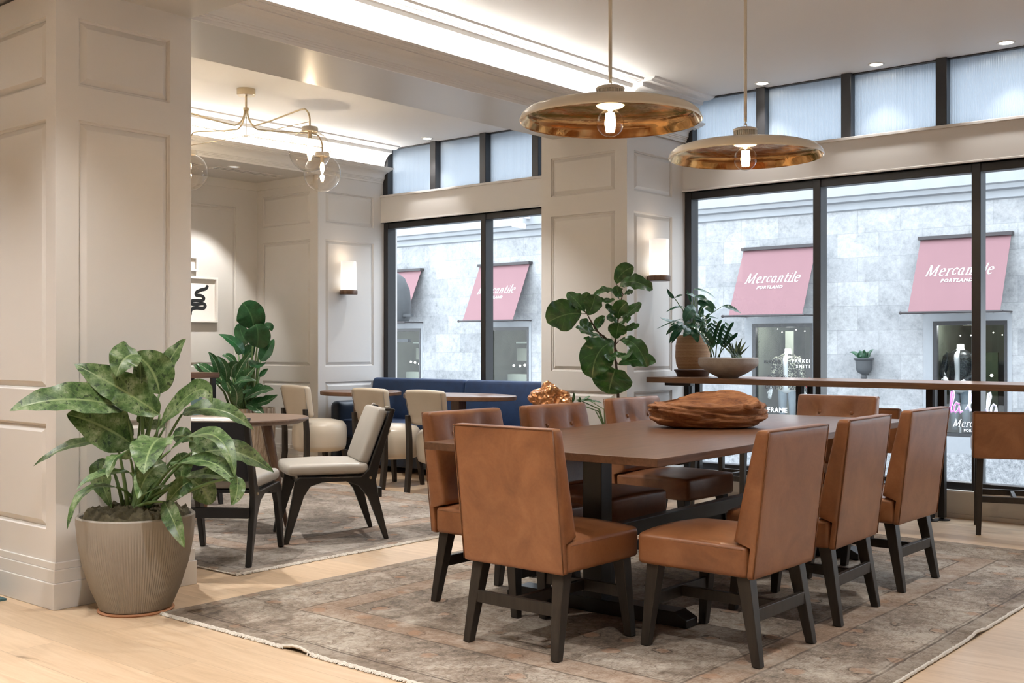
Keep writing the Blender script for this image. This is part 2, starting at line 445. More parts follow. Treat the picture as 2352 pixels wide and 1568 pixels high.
_leafmat('leaf_fig', [(.35, (.016, .055, .012)), (.55, (.032, .105, .02)), (.75, (.06, .16, .035))], (.16, .27, .10), gloss=.28, ribw=.03, vein_n=5)
_leafmat('leaf_bird', [(.35, (.012, .06, .022)), (.6, (.022, .105, .036)), (.8, (.04, .14, .05))], (.05, .17, .06), gloss=.25, ribw=.04, vein_n=22)
_leafmat('leaf_ribbed', [(.35, (.018, .075, .025)), (.6, (.035, .125, .04)), (.8, (.09, .20, .09))], (.42, .50, .36), gloss=.28, ribw=.055, vein_n=10)
_leafmat('leaf_dark', [(.35, (.010, .045, .022)), (.6, (.02, .085, .04)), (.8, (.035, .13, .055))], (.06, .15, .07), gloss=.25, ribw=.04, vein_n=7)
_leafmat('leaf_snake', [(.40, (.015, .03, .018)), (.5, (.05, .085, .04)), (.62, (.22, .26, .12))], (.10, .15, .06), gloss=.35, ribw=.02, veins=False)
simple('stem_green', (.10, .17, .055), .45, var=.2)
simple('bark', (.085, .05, .032), .85, var=.3, vscale=60, bump=.5)

def _ribpot():
    t = NT('pot_ribbed'); v = t.co(); sp = t.n('ShaderNodeSeparateXYZ'); t.l(v, sp.inputs[0])
    f = t.noise(v, 5, 4); g = t.noise(t.co(scale=(30, 30, 2)), 3, 3)
    col = t.mix(t.math('ADD', t.math('MULTIPLY', f, .6), t.math('MULTIPLY', g, .4)), (.235, .21, .18), (.37, .34, .30))
    t.pbr(col, .8, 0, t.bump(g, .15, .003)); t.done('pot_ribbed')
_ribpot()
def _weave():
    t = NT('pot_weave'); v = t.co(scale=(1, 1, 1)); sp = t.n('ShaderNodeSeparateXYZ'); t.l(v, sp.inputs[0])
    band = t.math('FRACT', t.math('MULTIPLY', sp.outputs[2], 85)); f = t.noise(t.co(scale=(1, 1, 6)), 55, 3, .7)
    k = t.math('ADD', t.math('MULTIPLY', t.math('ABSOLUTE', t.math('SUBTRACT', band, .5)), .9), t.math('MULTIPLY', f, .8))
    t.pbr(t.ramp(k, [(.30, (.20, .105, .052)), (.6, (.33, .19, .10)), (.9, (.42, .26, .145))]), .75, 0, t.bump(k, .3, .004)); t.done('pot_weave')
_weave()
def _bowlcer():
    t = NT('bowl_ceramic'); v = t.co(); f = t.noise(v, 6, 4, .6); g = t.noise(v, 120, 2)
    col = t.ramp(t.math('ADD', t.math('MULTIPLY', f, .8), t.math('MULTIPLY', g, .2)), [(.35, (.25, .205, .175)), (.6, (.38, .33, .295)), (.8, (.45, .41, .385))])
    t.pbr(col, .6, 0, t.bump(g, .08, .002)); t.done('bowl_ceramic')
_bowlcer()
def _teak():
    t = NT('teak_raw'); v = t.co('Object'); v2 = t.co(scale=(1.6, 9, 14))
    f = t.noise(v2, 4.5, 7, .68, 1.2); h = t.noise(v, 7, 4)
    col = t.ramp(t.math('ADD', t.math('MULTIPLY', f, .7), t.math('MULTIPLY', h, .3)), [(.30, (.075, .028, .010)), (.42, (.22, .082, .028)), (.55, (.38, .165, .062)), (.75, (.52, .26, .115))])
    t.pbr(col, .62, 0, t.bump(f, .7, .012)); t.done('teak_raw')
_teak()
def _planterwood():
    t = NT('planter_wood'); v = t.co(scale=(22, 22, 1.6)); f = t.noise(v, 2, 6, .7, .6)
    t.pbr(t.ramp(f, [(.34, (.24, .165, .115)), (.5, (.50, .41, .32)), (.65, (.64, .56, .47))]), .75, 0, t.bump(f, .8, .02)); t.done('planter_wood')
_planterwood()
def _brassin():
    t = NT('brass_inside'); v = t.co(scale=(1, 1, 1)); f = t.noise(v, 3.2, 5, .6, 1.6)
    col = t.ramp(f, [(.35, (.50, .25, .075)), (.55, (.72, .43, .17)), (.75, (.85, .62, .32))])
    t.pbr(col, .13, 1, t.bump(t.noise(v, 7, 3, .6, .8), .12, .02)); t.done('brass_inside')
_brassin()
def _sconce():
    t = NT('sconce_glass'); tc = t.n('ShaderNodeTexCoord'); sp = t.n('ShaderNodeSeparateXYZ'); t.l(tc.outputs['Generated'], sp.inputs[0])
    r = t.ramp(sp.outputs[2], [(0, (1.0, .80, .58)), (.18, (1.0, .93, .82)), (.32, (1, .96, .90)), (.6, (.80, .70, .58)), (1, (.50, .44, .40))])
    e = t.n('ShaderNodeEmission', i_Strength=.85); t.l(r, e.inputs[0])
    d = t.n('ShaderNodeBsdfPrincipled', i_Roughness=.1); d.inputs['Base Color'].default_value = (.35, .33, .32, 1)
    a = t.n('ShaderNodeAddShader'); t.l(e.outputs[0], a.inputs[0]); t.l(d.outputs[0], a.inputs[1]); t.l(a.outputs[0], t.out.inputs[0]); t.done('sconce_glass')
_sconce()
def _reed():
    t = NT('reeded_glass'); d = t.n('ShaderNodeBsdfTranslucent'); d.inputs[0].default_value = (.46, .53, .60, 1)
    g = t.n('ShaderNodeBsdfGlossy', i_Roughness=.25); g.inputs[0].default_value = (.9, .95, 1, 1)
    df = t.n('ShaderNodeBsdfDiffuse'); df.inputs[0].default_value = (.45, .50, .55, 1)
    m0 = t.n('ShaderNodeMixShader'); m0.inputs[0].default_value = .25; t.l(d.outputs[0], m0.inputs[1]); t.l(df.outputs[0], m0.inputs[2])
    m = t.n('ShaderNodeMixShader'); m.inputs[0].default_value = .10; t.l(m0.outputs[0], m.inputs[1]); t.l(g.outputs[0], m.inputs[2]); t.l(m.outputs[0], t.out.inputs[0]); t.done('reeded_glass')
_reed()
def _sequin(key, a, b):
    t = NT(key); v = t.co(); vo = t.n('ShaderNodeTexVoronoi', i_Scale=70); t.l(v, vo.inputs['Vector'])
    t.pbr(t.ramp(vo.outputs['Color'], [(.3, a), (.62, b)], 'CONSTANT'), .3, .3); t.done(key)
_sequin('sequin_gold', (.02, .02, .018), (.55, .54, .42)); _sequin('sequin_black', (.012, .013, .014), (.05, .055, .055))
SKY = 3.4; EXPO = 0.88
M_ = MATS
# ================================================================ THE ROOM
CEIL = 3.36; WINY = 8.36; PX = -5.06; BX = -5.14; BZ = 2.985
def panel_face(mb, O, U, V, W, H, panels, N):
    """flat face O + u U + v V with raised-and-fielded panels cut into it (u0, v0, u1, v1)"""
    O, U, V, N = Vector(O), Vector(U), Vector(V), Vector(N)
    P = lambda u, v, n=0: tuple(O + U * u + V * v + N * n)
    us = sorted({0, W, *[p[0] for p in panels], *[p[2] for p in panels]}); vs = sorted({0, H, *[p[1] for p in panels], *[p[3] for p in panels]})
    for i in range(len(us) - 1):
        for j in range(len(vs) - 1):
            cu, cv = (us[i] + us[i + 1]) / 2, (vs[j] + vs[j + 1]) / 2
            if any(p[0] < cu < p[2] and p[1] < cv < p[3] for p in panels): continue
            mb.quad(P(us[i], vs[j]), P(us[i + 1], vs[j]), P(us[i + 1], vs[j + 1]), P(us[i], vs[j + 1]))
    for a, b, c, d in panels:
        rings = [(0, 0), (.004, -.010), (.012, -.012), (.014, -.017), (.042, -.002), (.046, -.002)]
        for (e0, n0), (e1, n1) in zip(rings, rings[1:]):
            q0 = [P(a + e0, b + e0, n0), P(c - e0, b + e0, n0), P(c - e0, d - e0, n0), P(a + e0, d - e0, n0)]
            q1 = [P(a + e1, b + e1, n1), P(c - e1, b + e1, n1), P(c - e1, d - e1, n1), P(a + e1, d - e1, n1)]
            for k in range(4): mb.quad(q0[k], q0[(k + 1) % 4], q1[(k + 1) % 4], q1[k])
        e, n = rings[-1]
        mb.quad(P(a + e, b + e, n), P(c - e, b + e, n), P(c - e, d - e, n), P(a + e, d - e, n))
ZP = ((.37, .875), (1.035, 2.335), (2.50, 2.825))
def zpan(u0, u1): return [(u0, z0, u1, z1) for z0, z1 in ZP]
def base_steps(name, x0, y0, x1, y1):
    """stepped plinth round a pillar"""
    mb = MB()
    for z0, z1, e in ((0, .124, .022), (.124, .186, .015), (.186, .221, .009)):
        mb.box(x0 - e, y0 - e, z0, x1 + e, y1 + e, z1)
    return struct(mb.build(name, M_['paint'], bevel=.003, seg=2))

fl = MB(); fl.quad((-10.2, -4, 0), (6.2, -4, 0), (6.2, 8.5, 0), (-10.2, 8.5, 0)); struct(fl.build('floor', M_['oak_floor']))
ce = MB(); ce.box(-10.2, -4, CEIL, 6.2, 8.5, CEIL + .25); struct(ce.build('ceiling', M_['ceiling_white']))
w = MB(); w.box(6.0, -4, 0, 6.2, 8.5, CEIL); struct(w.build('wall_east', M_['paint']))
w = MB(); w.box(-10.2, -4.2, 0, 6.2, -4, CEIL); struct(w.build('wall_south', M_['paint']))
# west wall with tall wainscot panels
w = MB(); L = 8.5 + 4
pan = []
yy = -3.8
for (a, b) in ((-3.8, -2.2), (-1.9, -.3), (0, 1.6), (1.9, 3.5), (3.8, 5.3), (5.58, 7.12)):
    pan += [(a + 4, .37, b + 4, .875), (a + 4, 1.035, b + 4, 2.70)]
panel_face(w, (-9.8, -4, 0), (0, 1, 0), (0, 0, 1), 11.39, BZ, pan, (1, 0, 0))
w.box(-10.2, -4, 0, -9.83, 8.5, CEIL); struct(w.build('wall_west', M_['paint']))
b = MB()
for z0, z1, e in ((0, .124, .022), (.124, .186, .015), (.186, .221, .009)): b.box(-9.8, -4, z0, -9.8 + e, 7.37, z1)
struct(b.build('baseboard_west', M_['paint'], bevel=.003))
t = MB(); t.box(-9.8, -4, 2.90, -9.785, 7.39, BZ); t.box(-9.8, 7.375, 2.90, -8.86, 7.39, BZ); struct(t.build('trim_1', M_['trim_paint']))

# the three pillars
p = MB(); X0, Y0, Y1 = -5.95, 2.65, 3.392
panel_face(p, (PX, Y0, 0), (0, 1, 0), (0, 0, 1), Y1 - Y0, BZ - .02, zpan(.117, .618), (1, 0, 0))
panel_face(p, (X0, Y0, 0), (1, 0, 0), (0, 0, 1), PX - X0, BZ - .02, zpan(.095, PX - X0 - .092), (0, -1, 0))
p.quad((X0, Y0, 0), (X0, Y1, 0), (X0, Y1, BZ), (X0, Y0, BZ)); p.quad((X0, Y1, 0), (PX, Y1, 0), (PX, Y1, BZ), (X0, Y1, BZ))
struct(p.build('wall_pillar_west', M_['paint'])); base_steps('baseboard_pillar_west', X0, Y0, PX, Y1)
p = MB(); X0, X1, Y0, Y1 = -5.925, -5.05, 7.42, 8.33
panel_face(p, (X0, Y0, 0), (1, 0, 0), (0, 0, 1), X1 - X0, CEIL, zpan(.105, X1 - X0 - .115), (0, -1, 0))
panel_face(p, (X1, Y0, 0), (0, 1, 0), (0, 0, 1), Y1 - Y0, CEIL, zpan(.101, .675), (1, 0, 0))
p.quad((X0, Y0, 0), (X0, Y1, 0), (X0, Y1, CEIL), (X0, Y0, CEIL)); p.box(X0, 8.33, 0, X1 + .0, 8.5, CEIL)
struct(p.build('wall_pillar_window', M_['paint'])); base_steps('baseboard_pillar_window', X0, Y0, X1, Y1)
p = MB(); X0, X1, Y0 = -9.8, -8.8, 7.39
panel_face(p, (X0, Y0, 0), (1, 0, 0), (0, 0, 1), X1 - X0, CEIL, zpan(.095, .875), (0, -1, 0))
panel_face(p, (X1, Y0, 0), (0, 1, 0), (0, 0, 1), .94, CEIL, zpan(.096, .76), (1, 0, 0))
p.box(X0, 8.33, 0, X1, 8.5, CEIL)
struct(p.build('wall_pillar_corner', M_['paint'])); base_steps('baseboard_pillar_corner', X0, Y0, X1, 8.33)

# beams
b = MB(); b.box(-5.80, -4, BZ, BX, 8.33, CEIL); struct(b.build('ceiling_beam_main', M_['soffit_paint']))
b = MB(); b.box(PX - .02, 2.65, BZ - .02, 6.0, 3.392, CEIL); struct(b.build('ceiling_beam_cross', M_['soffit_paint']))
b = MB(); b.box(-9.8, -4, BZ, -8.8, 7.39, CEIL); struct(b.build('ceiling_soffit_west', M_['soffit_paint']))
def cornice_prof():
    q = [(0, 0), (.012, 0), (.012, .02), (.018, .022), (.018, .032), (.026, .034), (.026, .044), (.034, .046), (.034, .07)]
    for k in range(7):
        a = PI / 2 * k / 6; q.append((.034 + .075 * (1 - math.cos(a)), .07 + .045 * math.sin(a)))
    q += [(.112, .115), (.112, .122), (.13, .124), (.135, .13), (.15, .132), (.158, .138), (.17, .142), (.177, .149), (.177, .153), (.168, .153), (.166, .138), (.03, .136)]
    return q
def cove_prof():
    q = []
    for k in range(13):
        a = PI / 2 * k / 12; q.append((.024 + .129 * (1 - math.cos(a)), .136 + .176 * math.sin(a)))
    q += [(.153, .312), (.153, .338), (.16, .345), (.226, .345), (.230, .349), (.236, .349), (.240, .352), (.246, .356), (.262, .362), (.27, .376)]
    return q
def coved(fx, y0, y1, n, dx=0, led=True, cornice=True):
    A = [(fx + dx + a, BZ + z) for a, z in cornice_prof()]; B = [(fx + dx + a, BZ + z) for a, z in cove_prof()]
    if cornice:
        m = MB(); m.sweep(A, y0, y1, cap=False)
        # closed ends
        for y in (y0, y1): m.add([(a, y, z) for a, z in A], [tuple(range(len(A)))])
        struct(m.build('trim_%d' % n, M_['trim_paint']))
    m = MB(); m.sweep(B, y0, y1, cap=False)
    if dx:
        for y in (y0, y1): m.add([(fx - .02, y, BZ + .136)] + [(a, y, z) for a, z in B] + [(fx - .02, y, CEIL)], [tuple(range(len(B) + 2))])
    struct(m.build('trim_%d' % (n + 1), M_['ceiling_white']))
    if led:
        m = MB(); m.box(fx + .075, y0 + .03, BZ + .138, fx + .105, y1 - .03, BZ + .144)
        o = m.build('cove_light_strip', M_['led_warm']); return o
o = coved(BX, 3.392, 7.40, 2); tag(o, 'warm light strip lying in the cove above the tan chairs', 'light strip')
coved(BX, 7.40, 8.33, 6, dx=.10, led=False)
o = coved(-8.8, -3.9, 8.28, 4); tag(o, 'warm light strip lying in the cove by the globe chandelier', 'light strip')
o = coved(BX, -3.9, 2.65, 8); tag(o, 'warm light strip in the cove on the pot plant side of the beam', 'light strip')

# window wall : base panel, sill, header, frames, panes
def window(n, x0, x1, mull, clere, hx0, hx1):
    g = MB()
    g.box(x0, 8.28, 0, x1, 8.5, .185); g.box(x0, 8.268, 0, x1, 8.28, .03); g.box(x0, 8.272, .145, x1, 8.28, .185)
    struct(g.build('wall_under_window_%d' % n, M_['paint']))
    g = MB(); g.box(x0, 8.26, .185, x1, 8.34, .20); struct(g.build('sill_%d' % n, M_['snow_white'], bevel=.003))
    h = MB(); h.box(hx0, 8.26, 2.562, hx1, 8.34, 2.835); h.box(hx0, 8.245, 2.833, hx1, 8.34, 2.856); h.box(hx0, 8.252, 2.562, hx1, 8.34, 2.578); h.box(hx0, 8.34, 2.562, hx1, 8.5, 2.85)
    struct(h.build('trim_header_%d' % n, M_['paint'], bevel=.003))
    f = MB(); f.box(x0, 8.31, .20, x1, 8.41, .255); f.box(x0, 8.31, 2.50, x1, 8.41, 2.562)
    for x in mull: f.box(x - .032, 8.30, .20, x + .032, 8.42, 2.562)
    fr = struct(f.build('window_%d' % n, M_['frame_dark'], bevel=.003, seg=1))
    for a, b in zip(mull, mull[1:]):
        q = MB(); q.quad((a + .03, WINY, .25), (b - .03, WINY, .25), (b - .03, WINY, 2.505), (a + .03, WINY, 2.505)); struct(q.build('window_pane', M_['window_glass'], fr))
    f = MB(); f.box(x0, 8.33, 2.85, x1, 8.43, 2.87); f.box(x0, 8.33, CEIL - .01, x1, 8.43, CEIL)
    for x in clere: f.box(x - .04, 8.29, 2.85, x + .04, 8.42, CEIL)
    cl = struct(f.build('window_%d' % (n + 2), M_['frame_dark'], bevel=.003, seg=1))
    for a, b in zip(clere, clere[1:]):
        q = MB(); pts = []; x = a + .04; pitch = .0118
        k = 0; vs = []; seq = (0, .0040, .0056, .0040)
        while x < b - .04:
            vs.append((x, 8.37 - seq[k % 4])); k += 1; x += pitch / 4
        vv = [(x, y, 2.86) for x, y in vs] + [(x, y, CEIL) for x, y in vs]; m = len(vs)
        q.add(vv, [(i, i + 1, m + i + 1, m + i) for i in range(m - 1)]); struct(q.build('window_pane', M_['reeded_glass'], cl, smooth=True))
window(1, -8.8, -5.925, (-8.77, -7.37, -5.955), (-8.77, -8.06, -7.37, -6.70, -5.96), -8.86, -5.90)
window(2, -5.05, 6.0, (-5.02, -3.845, -2.625, -1.405, -.185, 1.035, 2.255, 3.475, 4.695, 5.97), (-5.01, -4.33, -3.60, -2.87, -2.14, -1.41, -.68, .05, .78, 1.51, 2.24, 2.97, 3.70, 4.43, 5.16, 5.96), -5.07, 6.0)

# ceiling fittings
def downlight(x, y, z, label, power, name='downlight', angle=95, blend=.7, col=(1, .97, .94), aim=None, rad=.022, mat='down_white'):
    t = thing(name, label, 'ceiling light', (x, y, z), 0, 'recessed downlights')
    m = MB(); m.lathe([(.062, 0), (.06, -.006), (.046, -.004), (.044, .0)], 24); m.build('bezel', M_['white_lacquer'], t, smooth=True)
    m = MB(); m.lathe([(.0, -.0025), (.044, -.0025)], 24); m.build('diffuser', M_[mat], t)
    ld = bpy.data.lights.new('downlight_beam', 'SPOT'); ld.energy = power; ld.spot_size = R(angle); ld.spot_blend = blend; ld.color = col; ld.shadow_soft_size = rad
    lo = bpy.data.objects.new('downlight_beam', ld); C.objects.link(lo); lo.location = (x, y, z - .02)
    if aim: lo.rotation_euler = (Vector(aim) - Vector((x, y, z))).to_track_quat('-Z', 'Y').to_euler()
    return t
# ================================================================ FURNITURE
RUG = .0145
RUGT = .012
def rug(name, mat, label, x0, y0, w, h, ripple, fr_edges):
    t = thing(name, label, 'rug', (x0, y0, 0))
    m = MB(); nx, ny = 60, 60; vs = []
    def hgt(x, y):
        z = RUGT
        for rx, ry, rad, a in ripple:
            d = math.hypot(x - rx, y - ry)
            if d < rad: z += a * (.5 + .5 * math.cos(PI * d / rad))
        return z
    for j in range(ny + 1):
        for i in range(nx + 1):
            x, y = w * i / nx, h * j / ny
            e = .006 * (noise.noise(Vector((x * 2.3, y * 2.3, w))) )
            vs.append((x + (e if i in (0, nx) else 0), y + (e if j in (0, ny) else 0), hgt(x, y)))
    n = nx + 1
    fs = [(j * n + i, j * n + i + 1, (j + 1) * n + i + 1, (j + 1) * n + i) for j in range(ny) for i in range(nx)]
    b = len(vs); rim = [(i, 0) for i in range(nx)] + [(nx, j) for j in range(ny)] + [(i, ny) for i in range(nx, 0, -1)] + [(0, j) for j in range(ny, 0, -1)]
    for i, j in rim: p = vs[j * n + i]; vs.append((p[0], p[1], max(0.0005, p[2] - .0115)))
    k = len(rim)
    fs += [(rim[a][1] * n + rim[a][0], b + a, b + (a + 1) % k, rim[(a + 1) % k][1] * n + rim[(a + 1) % k][0]) for a in range(k)]
    m.add(vs, fs); m.build('pile', M_[mat], t, smooth='auto')
    # woollen edge: a wavering cord with short tufts
    rnd = random.Random(3)
    for (ax, ay, bx, by, r, tuft) in fr_edges:
        m = MB(); L = math.hypot(bx - ax, by - ay); N = int(L / .012); pts = []
        dx, dy = (bx - ax) / L, (by - ay) / L; ox, oy = dy, -dx
        for i in range(N + 1):
            s = L * i / N; x, y = ax + dx * s, ay + dy * s; wv = rnd.uniform(-.002, .002)
            pts.append((x + ox * wv, y + oy * wv, hgt(x, y) - .004 + rnd.uniform(-.001, .0015)))
        m.tube(pts, [r * rnd.uniform(.8, 1.2) for _ in pts], 6)
        if tuft:
            for i in range(N * 4):
                s = L * i / (N * 4) + rnd.uniform(-.005, .005); x, y = ax + dx * s, ay + dy * s; z = hgt(x, y) - .003
                if z > .013: continue
                l = tuft * rnd.uniform(.5, 1.15); sk = rnd.uniform(-.008, .008)
                m.tube([(x, y, z), (x + ox * l * .6 + dx * sk, y + oy * l * .6 + dy * sk, max(.003, z - .003)), (x + ox * l + dx * sk * 1.6, y + oy * l + dy * sk * 1.6, .003)], [.0032, .0028, .0018], 4)
        m.build('fringe', M_['fringe_white'], t)
    return t
rug('rug', 'rug_main', 'large faded beige patterned rug under the long dining table', -4.585, 2.915, 3.02, 4.245, [(.98, 0, .12, .014), (3.02, 2.05, .14, .010)],
    [(0, 0, 3.02, 0, .006, .014), (3.02, 0, 3.02, 4.245, .007, 0), (3.02, 4.245, 0, 4.245, .004, .006)])
rug('rug', 'rug_lounge', 'faded grey rug with frayed white edge under the small round table', -8.65, 3.665, 3.6, 2.95, [], [(3.6, 0, 3.6, 2.95, .006, .022), (0, 0, 3.6, 0, .004, 0)])

# ---- tan leather dining chair (front = +Y)
def chair_back(hw, zb, zt, yb, lean, t_low, t_top, zs, r=.018, tuft=True, tz=.80):
    """upholstered back slab; rear plane leans from yb at zb; the cushion starts at zs"""
    hz = (zt - zb) / 2
    def deform(p):
        u = (p.y / .5 + 1) / 2          # 0 rear .. 1 front
        z = zb + hz + p.z; k = (z - zb) / (zt - zb)
        yr = yb - lean * k
        th = .03 if z < zs - .004 else lerp(t_low, t_top, max(0, (z - zs) / (zt - zs)))
        y = yr + th * u; 
        if u > .5 and z > zs:
            bl = max(0, 1 - (p.x / hw) ** 4) * max(0, math.sin(PI * min(1, max(0, (z - zs) / (zt - zs))))) ** .6
            y += .016 * bl
            if tuft:
                for bx in (-.11, .11):
                    dd = math.hypot((p.x - bx) / .055, (z - tz) / (.06 if z < tz else .10))
                    y -= .026 * math.exp(-dd * dd * 1.6)
        return (p.x, y, z)
    m = MB()
    # thickness axis mapped to +-.5
    def d2(p): return deform(Vector((p.x, p.y / .04 * .5, p.z)))
    m.rbox(hw, .04, hz, r, n=(22, 2, 26), cs=3, deform=d2); return m, deform
def make_dining_chair():
    t = thing('dining_chair', 'x', 'chair')
    m, df = chair_back(.268, .335, .912, -.245, .07, .105, .058, .462)
    bk = m.build('backrest', M_['leather_tan'], t, smooth=True)
    q = MB()
    for sx in (-1, 1):
        q.tube([df(Vector((sx * .262, -.5, z))) for z in (-.281, -.15, 0, .15, .283)], .0026, 6)
    q.tube([df(Vector((x, -.5, .284))) for x in (-.262, -.1, .1, .262)], .0026, 6)
    q.build('piping', M_['leather_seam'], bk, smooth=True)
    for bx in (-.11, .11):
        q = MB(); y = df(Vector((bx, .5, .80 - .6235)))[1]; q.ball((bx, y + .002, .80), .0135, 10, 6, (1, .55, 1)); q.build('tufting_button', M_['leather_tan'], bk, smooth=True)
    # seat
    m = MB()
    def ds(p):
        z = p.z
        if z > 0:
            z += .028 * max(0, 1 - (p.x / .27) ** 2) * max(0, 1 - ((p.y - .02) / .29) ** 2)
        fr = max(0, (p.y - .12) / .17); x = p.x * (1 - .035 * fr * fr)
        return (x, p.y - .02 * fr * (p.x / .27) ** 2, z)
    m.rbox(.266, .262, .063, .022, Matrix.Translation((0, .042, .400)), n=(14, 14, 2), cs=4, deform=ds)
    st = m.build('seat', M_['leather_tan'], t, smooth=True)
    q = MB(); pts = []
    for x, y in [(-.263, -.2), (-.263, .1), (-.256, .24), (-.235, .282), (0, .302), (.235, .282), (.256, .24), (.263, .1), (.263, -.2)]: pts.append((x, y, .446))
    q.tube(pts, .0028, 6); q.build('seam', M_['leather_seam'], st, smooth=True)
    for sx in (-1, 1):
        for sy in (-1, 1):
            q = MB(); q.taper((sx * .212, .018 + sy * .205, .345), (sx * .232, .005 + sy * .255, 0), .058, .036); q.build('leg', M_['ebony'], t, bevel=.003)
    q = MB()
    q.box(-.205, -.236, .165, .205, -.214, .215); q.build('stretcher', M_['ebony'], t, bevel=.002)
    q = MB(); q.box(-.205, .226, .165, .205, .248, .215); q.build('stretcher', M_['ebony'], t, bevel=.002)
    q = MB(); q.box(-.012, -.215, .168, .012, .228, .212); q.build('stretcher', M_['ebony'], t, bevel=.002)
    return t
ch = make_dining_chair(); G = 'tan leather dining chairs round the long table'
LAB = ['tan leather dining chair at the near table end, its whole back panel toward us',
       'tan leather dining chair by the near table corner, seat and back seen from the side',
       'middle one of three tan leather chairs in the row with backs turned to us',
       'farthest of the three tan chairs with backs turned, next to the bar stool',
       'tan leather chair tucked in behind the chair at the near table end, plain back',
       'tan leather chair with two back buttons, in front of the crumpled copper rock',
       'tan leather chair with two back buttons, in front of the fiddle leaf fig',
       'tan leather chair at the far table end, facing us, before the window counter']
POS = [(-2.915, 3.705, 0), (-2.29, 4.12, R(90)), (-2.33, 4.913, R(92.5)), (-2.36, 5.775, R(89.5)), (-3.517, 4.128, R(-90)), (-3.515, 4.865, R(-90)), (-3.64, 5.82, R(-91)), (-3.06, 6.64, R(180))]
for i, (l, (x, y, a)) in enumerate(zip(LAB, POS)):
    if i == 0: ch.location = (x, y, RUG); ch.rotation_euler.z = a; ch['label'] = l; ch['group'] = G
    else: dup(ch, l, (x, y, RUG), a, G)

# ---- long dining table
TX, TY, TR = -3.085, 5.225, R(1.7)
t = thing('dining_table', 'long dark walnut dining table with black trestle base on the rug', 'table', (TX, TY, RUG), TR)
TH = .80 - RUG
m = MB(); m.box(-.63, -1.49, TH - .034, .63, 1.49, TH); m.build('tabletop', M_['walnut'], t, bevel=.002)
for y in (-.98, 1.0):
    q = MB(); q.box(-.052, y - .045, .06, .052, y + .045, TH - .075); q.build('post', M_['frame_black'], t, bevel=.003)
    q = MB(); q.prism([(-.50, 0), (.50, 0), (.50, .035), (.44, .065), (-.44, .065), (-.50, .035)], y - .05, y + .05, 'y'); q.build('foot_bar', M_['frame_black'], t, bevel=.003)
    q = MB(); q.prism([(-.46, TH - .075), (.46, TH - .075), (.50, TH - .034), (-.50, TH - .034)], y - .04, y + .04, 'y'); q.build('top_bar', M_['frame_black'], t)
q = MB(); q.box(-.028, -.98, .31, .028, 1.0, .385); q.build('stretcher', M_['frame_black'], t, bevel=.003)
q = MB(); q.box(-.15, .72, TH - .125, .15, .93, TH - .034); q.build('power_box', M_['frame_black'], t, bevel=.004)

# ---- rough teak bowl on the table
def teak_bowl():
    t = thing('wooden_bowl', 'rough hand-hewn teak wood bowl on the long dining table', 'bowl', (-3.125, 5.395, .80), YAW)
    m = MB(); na, ni = 180, 44; vs = []; fs = []
    def rim(a):      # rim height by direction (a=0 right, 90deg = away)
        s = math.sin(a); z = .142 + .070 * math.exp(-((a - 1.25) / .75) ** 2) + .006 * math.sin(3 * a + 1)
        return z + .012 * noise.noise(Vector((math.cos(a) * 2, s * 2, 4)))
    for k in range(na):
        a = 2 * PI * k / na; ca, sa = math.cos(a), math.sin(a); h = rim(a)
        for i in range(ni):
            s = i / (ni - 1)
            if s < .62:
                q = s / .62; T = ((0, 0, 0), (.14, .60, 0), (.26, .84, .10), (.40, .96, .28), (.55, 1.0, .48), (.72, 1.0, .70), (.88, .96, .90), (1, .885, 1))
                for (qa, ra, za), (qb, rb, zb_) in zip(T, T[1:]):
                    if qa <= q <= qb + 1e-9: rr = lerp(ra, rb, (q - qa) / (qb - qa)); z = h * lerp(za, zb_, (q - qa) / (qb - qa))
                e = 1.0
            else:
                q = (s - .62) / .38; rr = lerp(.88, 0, q ** .9); z = lerp(h - .004, .05, math.sin(q * PI / 2)); e = .35
            X = .330 * rr * ca; Y = .215 * rr * sa
            P = Vector((X * 3.0, Y * 7, z * 22))
            dsp = noise.fractal(P, 1.0, 2.0, 5) * .020 + noise.noise(Vector((X * 5, Y * 5, z * 6))) * .024
            grv = max(0, .30 - abs(noise.noise(Vector((X * 2.6 + 3, Y * 2.4, z * 30 + X * 3))))) * -.065 + max(0, .2 - abs(noise.noise(Vector((X * 5 + 9, Y * 3, z * 60))))) * -.03
            d = (dsp + grv) * e * min(1, s * 5)
            n = Vector((ca, sa, .2)).normalized()
            v = Vector((X, Y, z)) + n * d
            # the eaten-out hole at the left end
            hd = (Vector((v.x + .315, v.y + .07, v.z - .075)).length)
            if hd < .045 and s < .62: v.x += .05 * (1 - hd / .045)
            v.z = max(0, v.z); vs.append(tuple(v))
    for k in range(na):
        k2 = (k + 1) % na
        for i in range(ni - 1): fs.append((k * ni + i, k2 * ni + i, k2 * ni + i + 1, k * ni + i + 1))
    m.add(vs, fs); m.build('bowl_shell', M_['teak_raw'], t, smooth=True)
    q = MB()
    q.rbox(.055, .016, .017, .014, Matrix.Translation((.20, -.165, .125)) @ Matrix.Rotation(R(22), 4, 'Z') @ Matrix.Rotation(R(-4), 4, 'Y'), n=(5, 2, 2), deform=lambda p: (p.x, p.y + .006 * math.sin(p.x * 60), p.z + .004 * math.sin(p.x * 90)))
    q.build('knot', M_['teak_raw'], t, smooth=True)
teak_bowl()

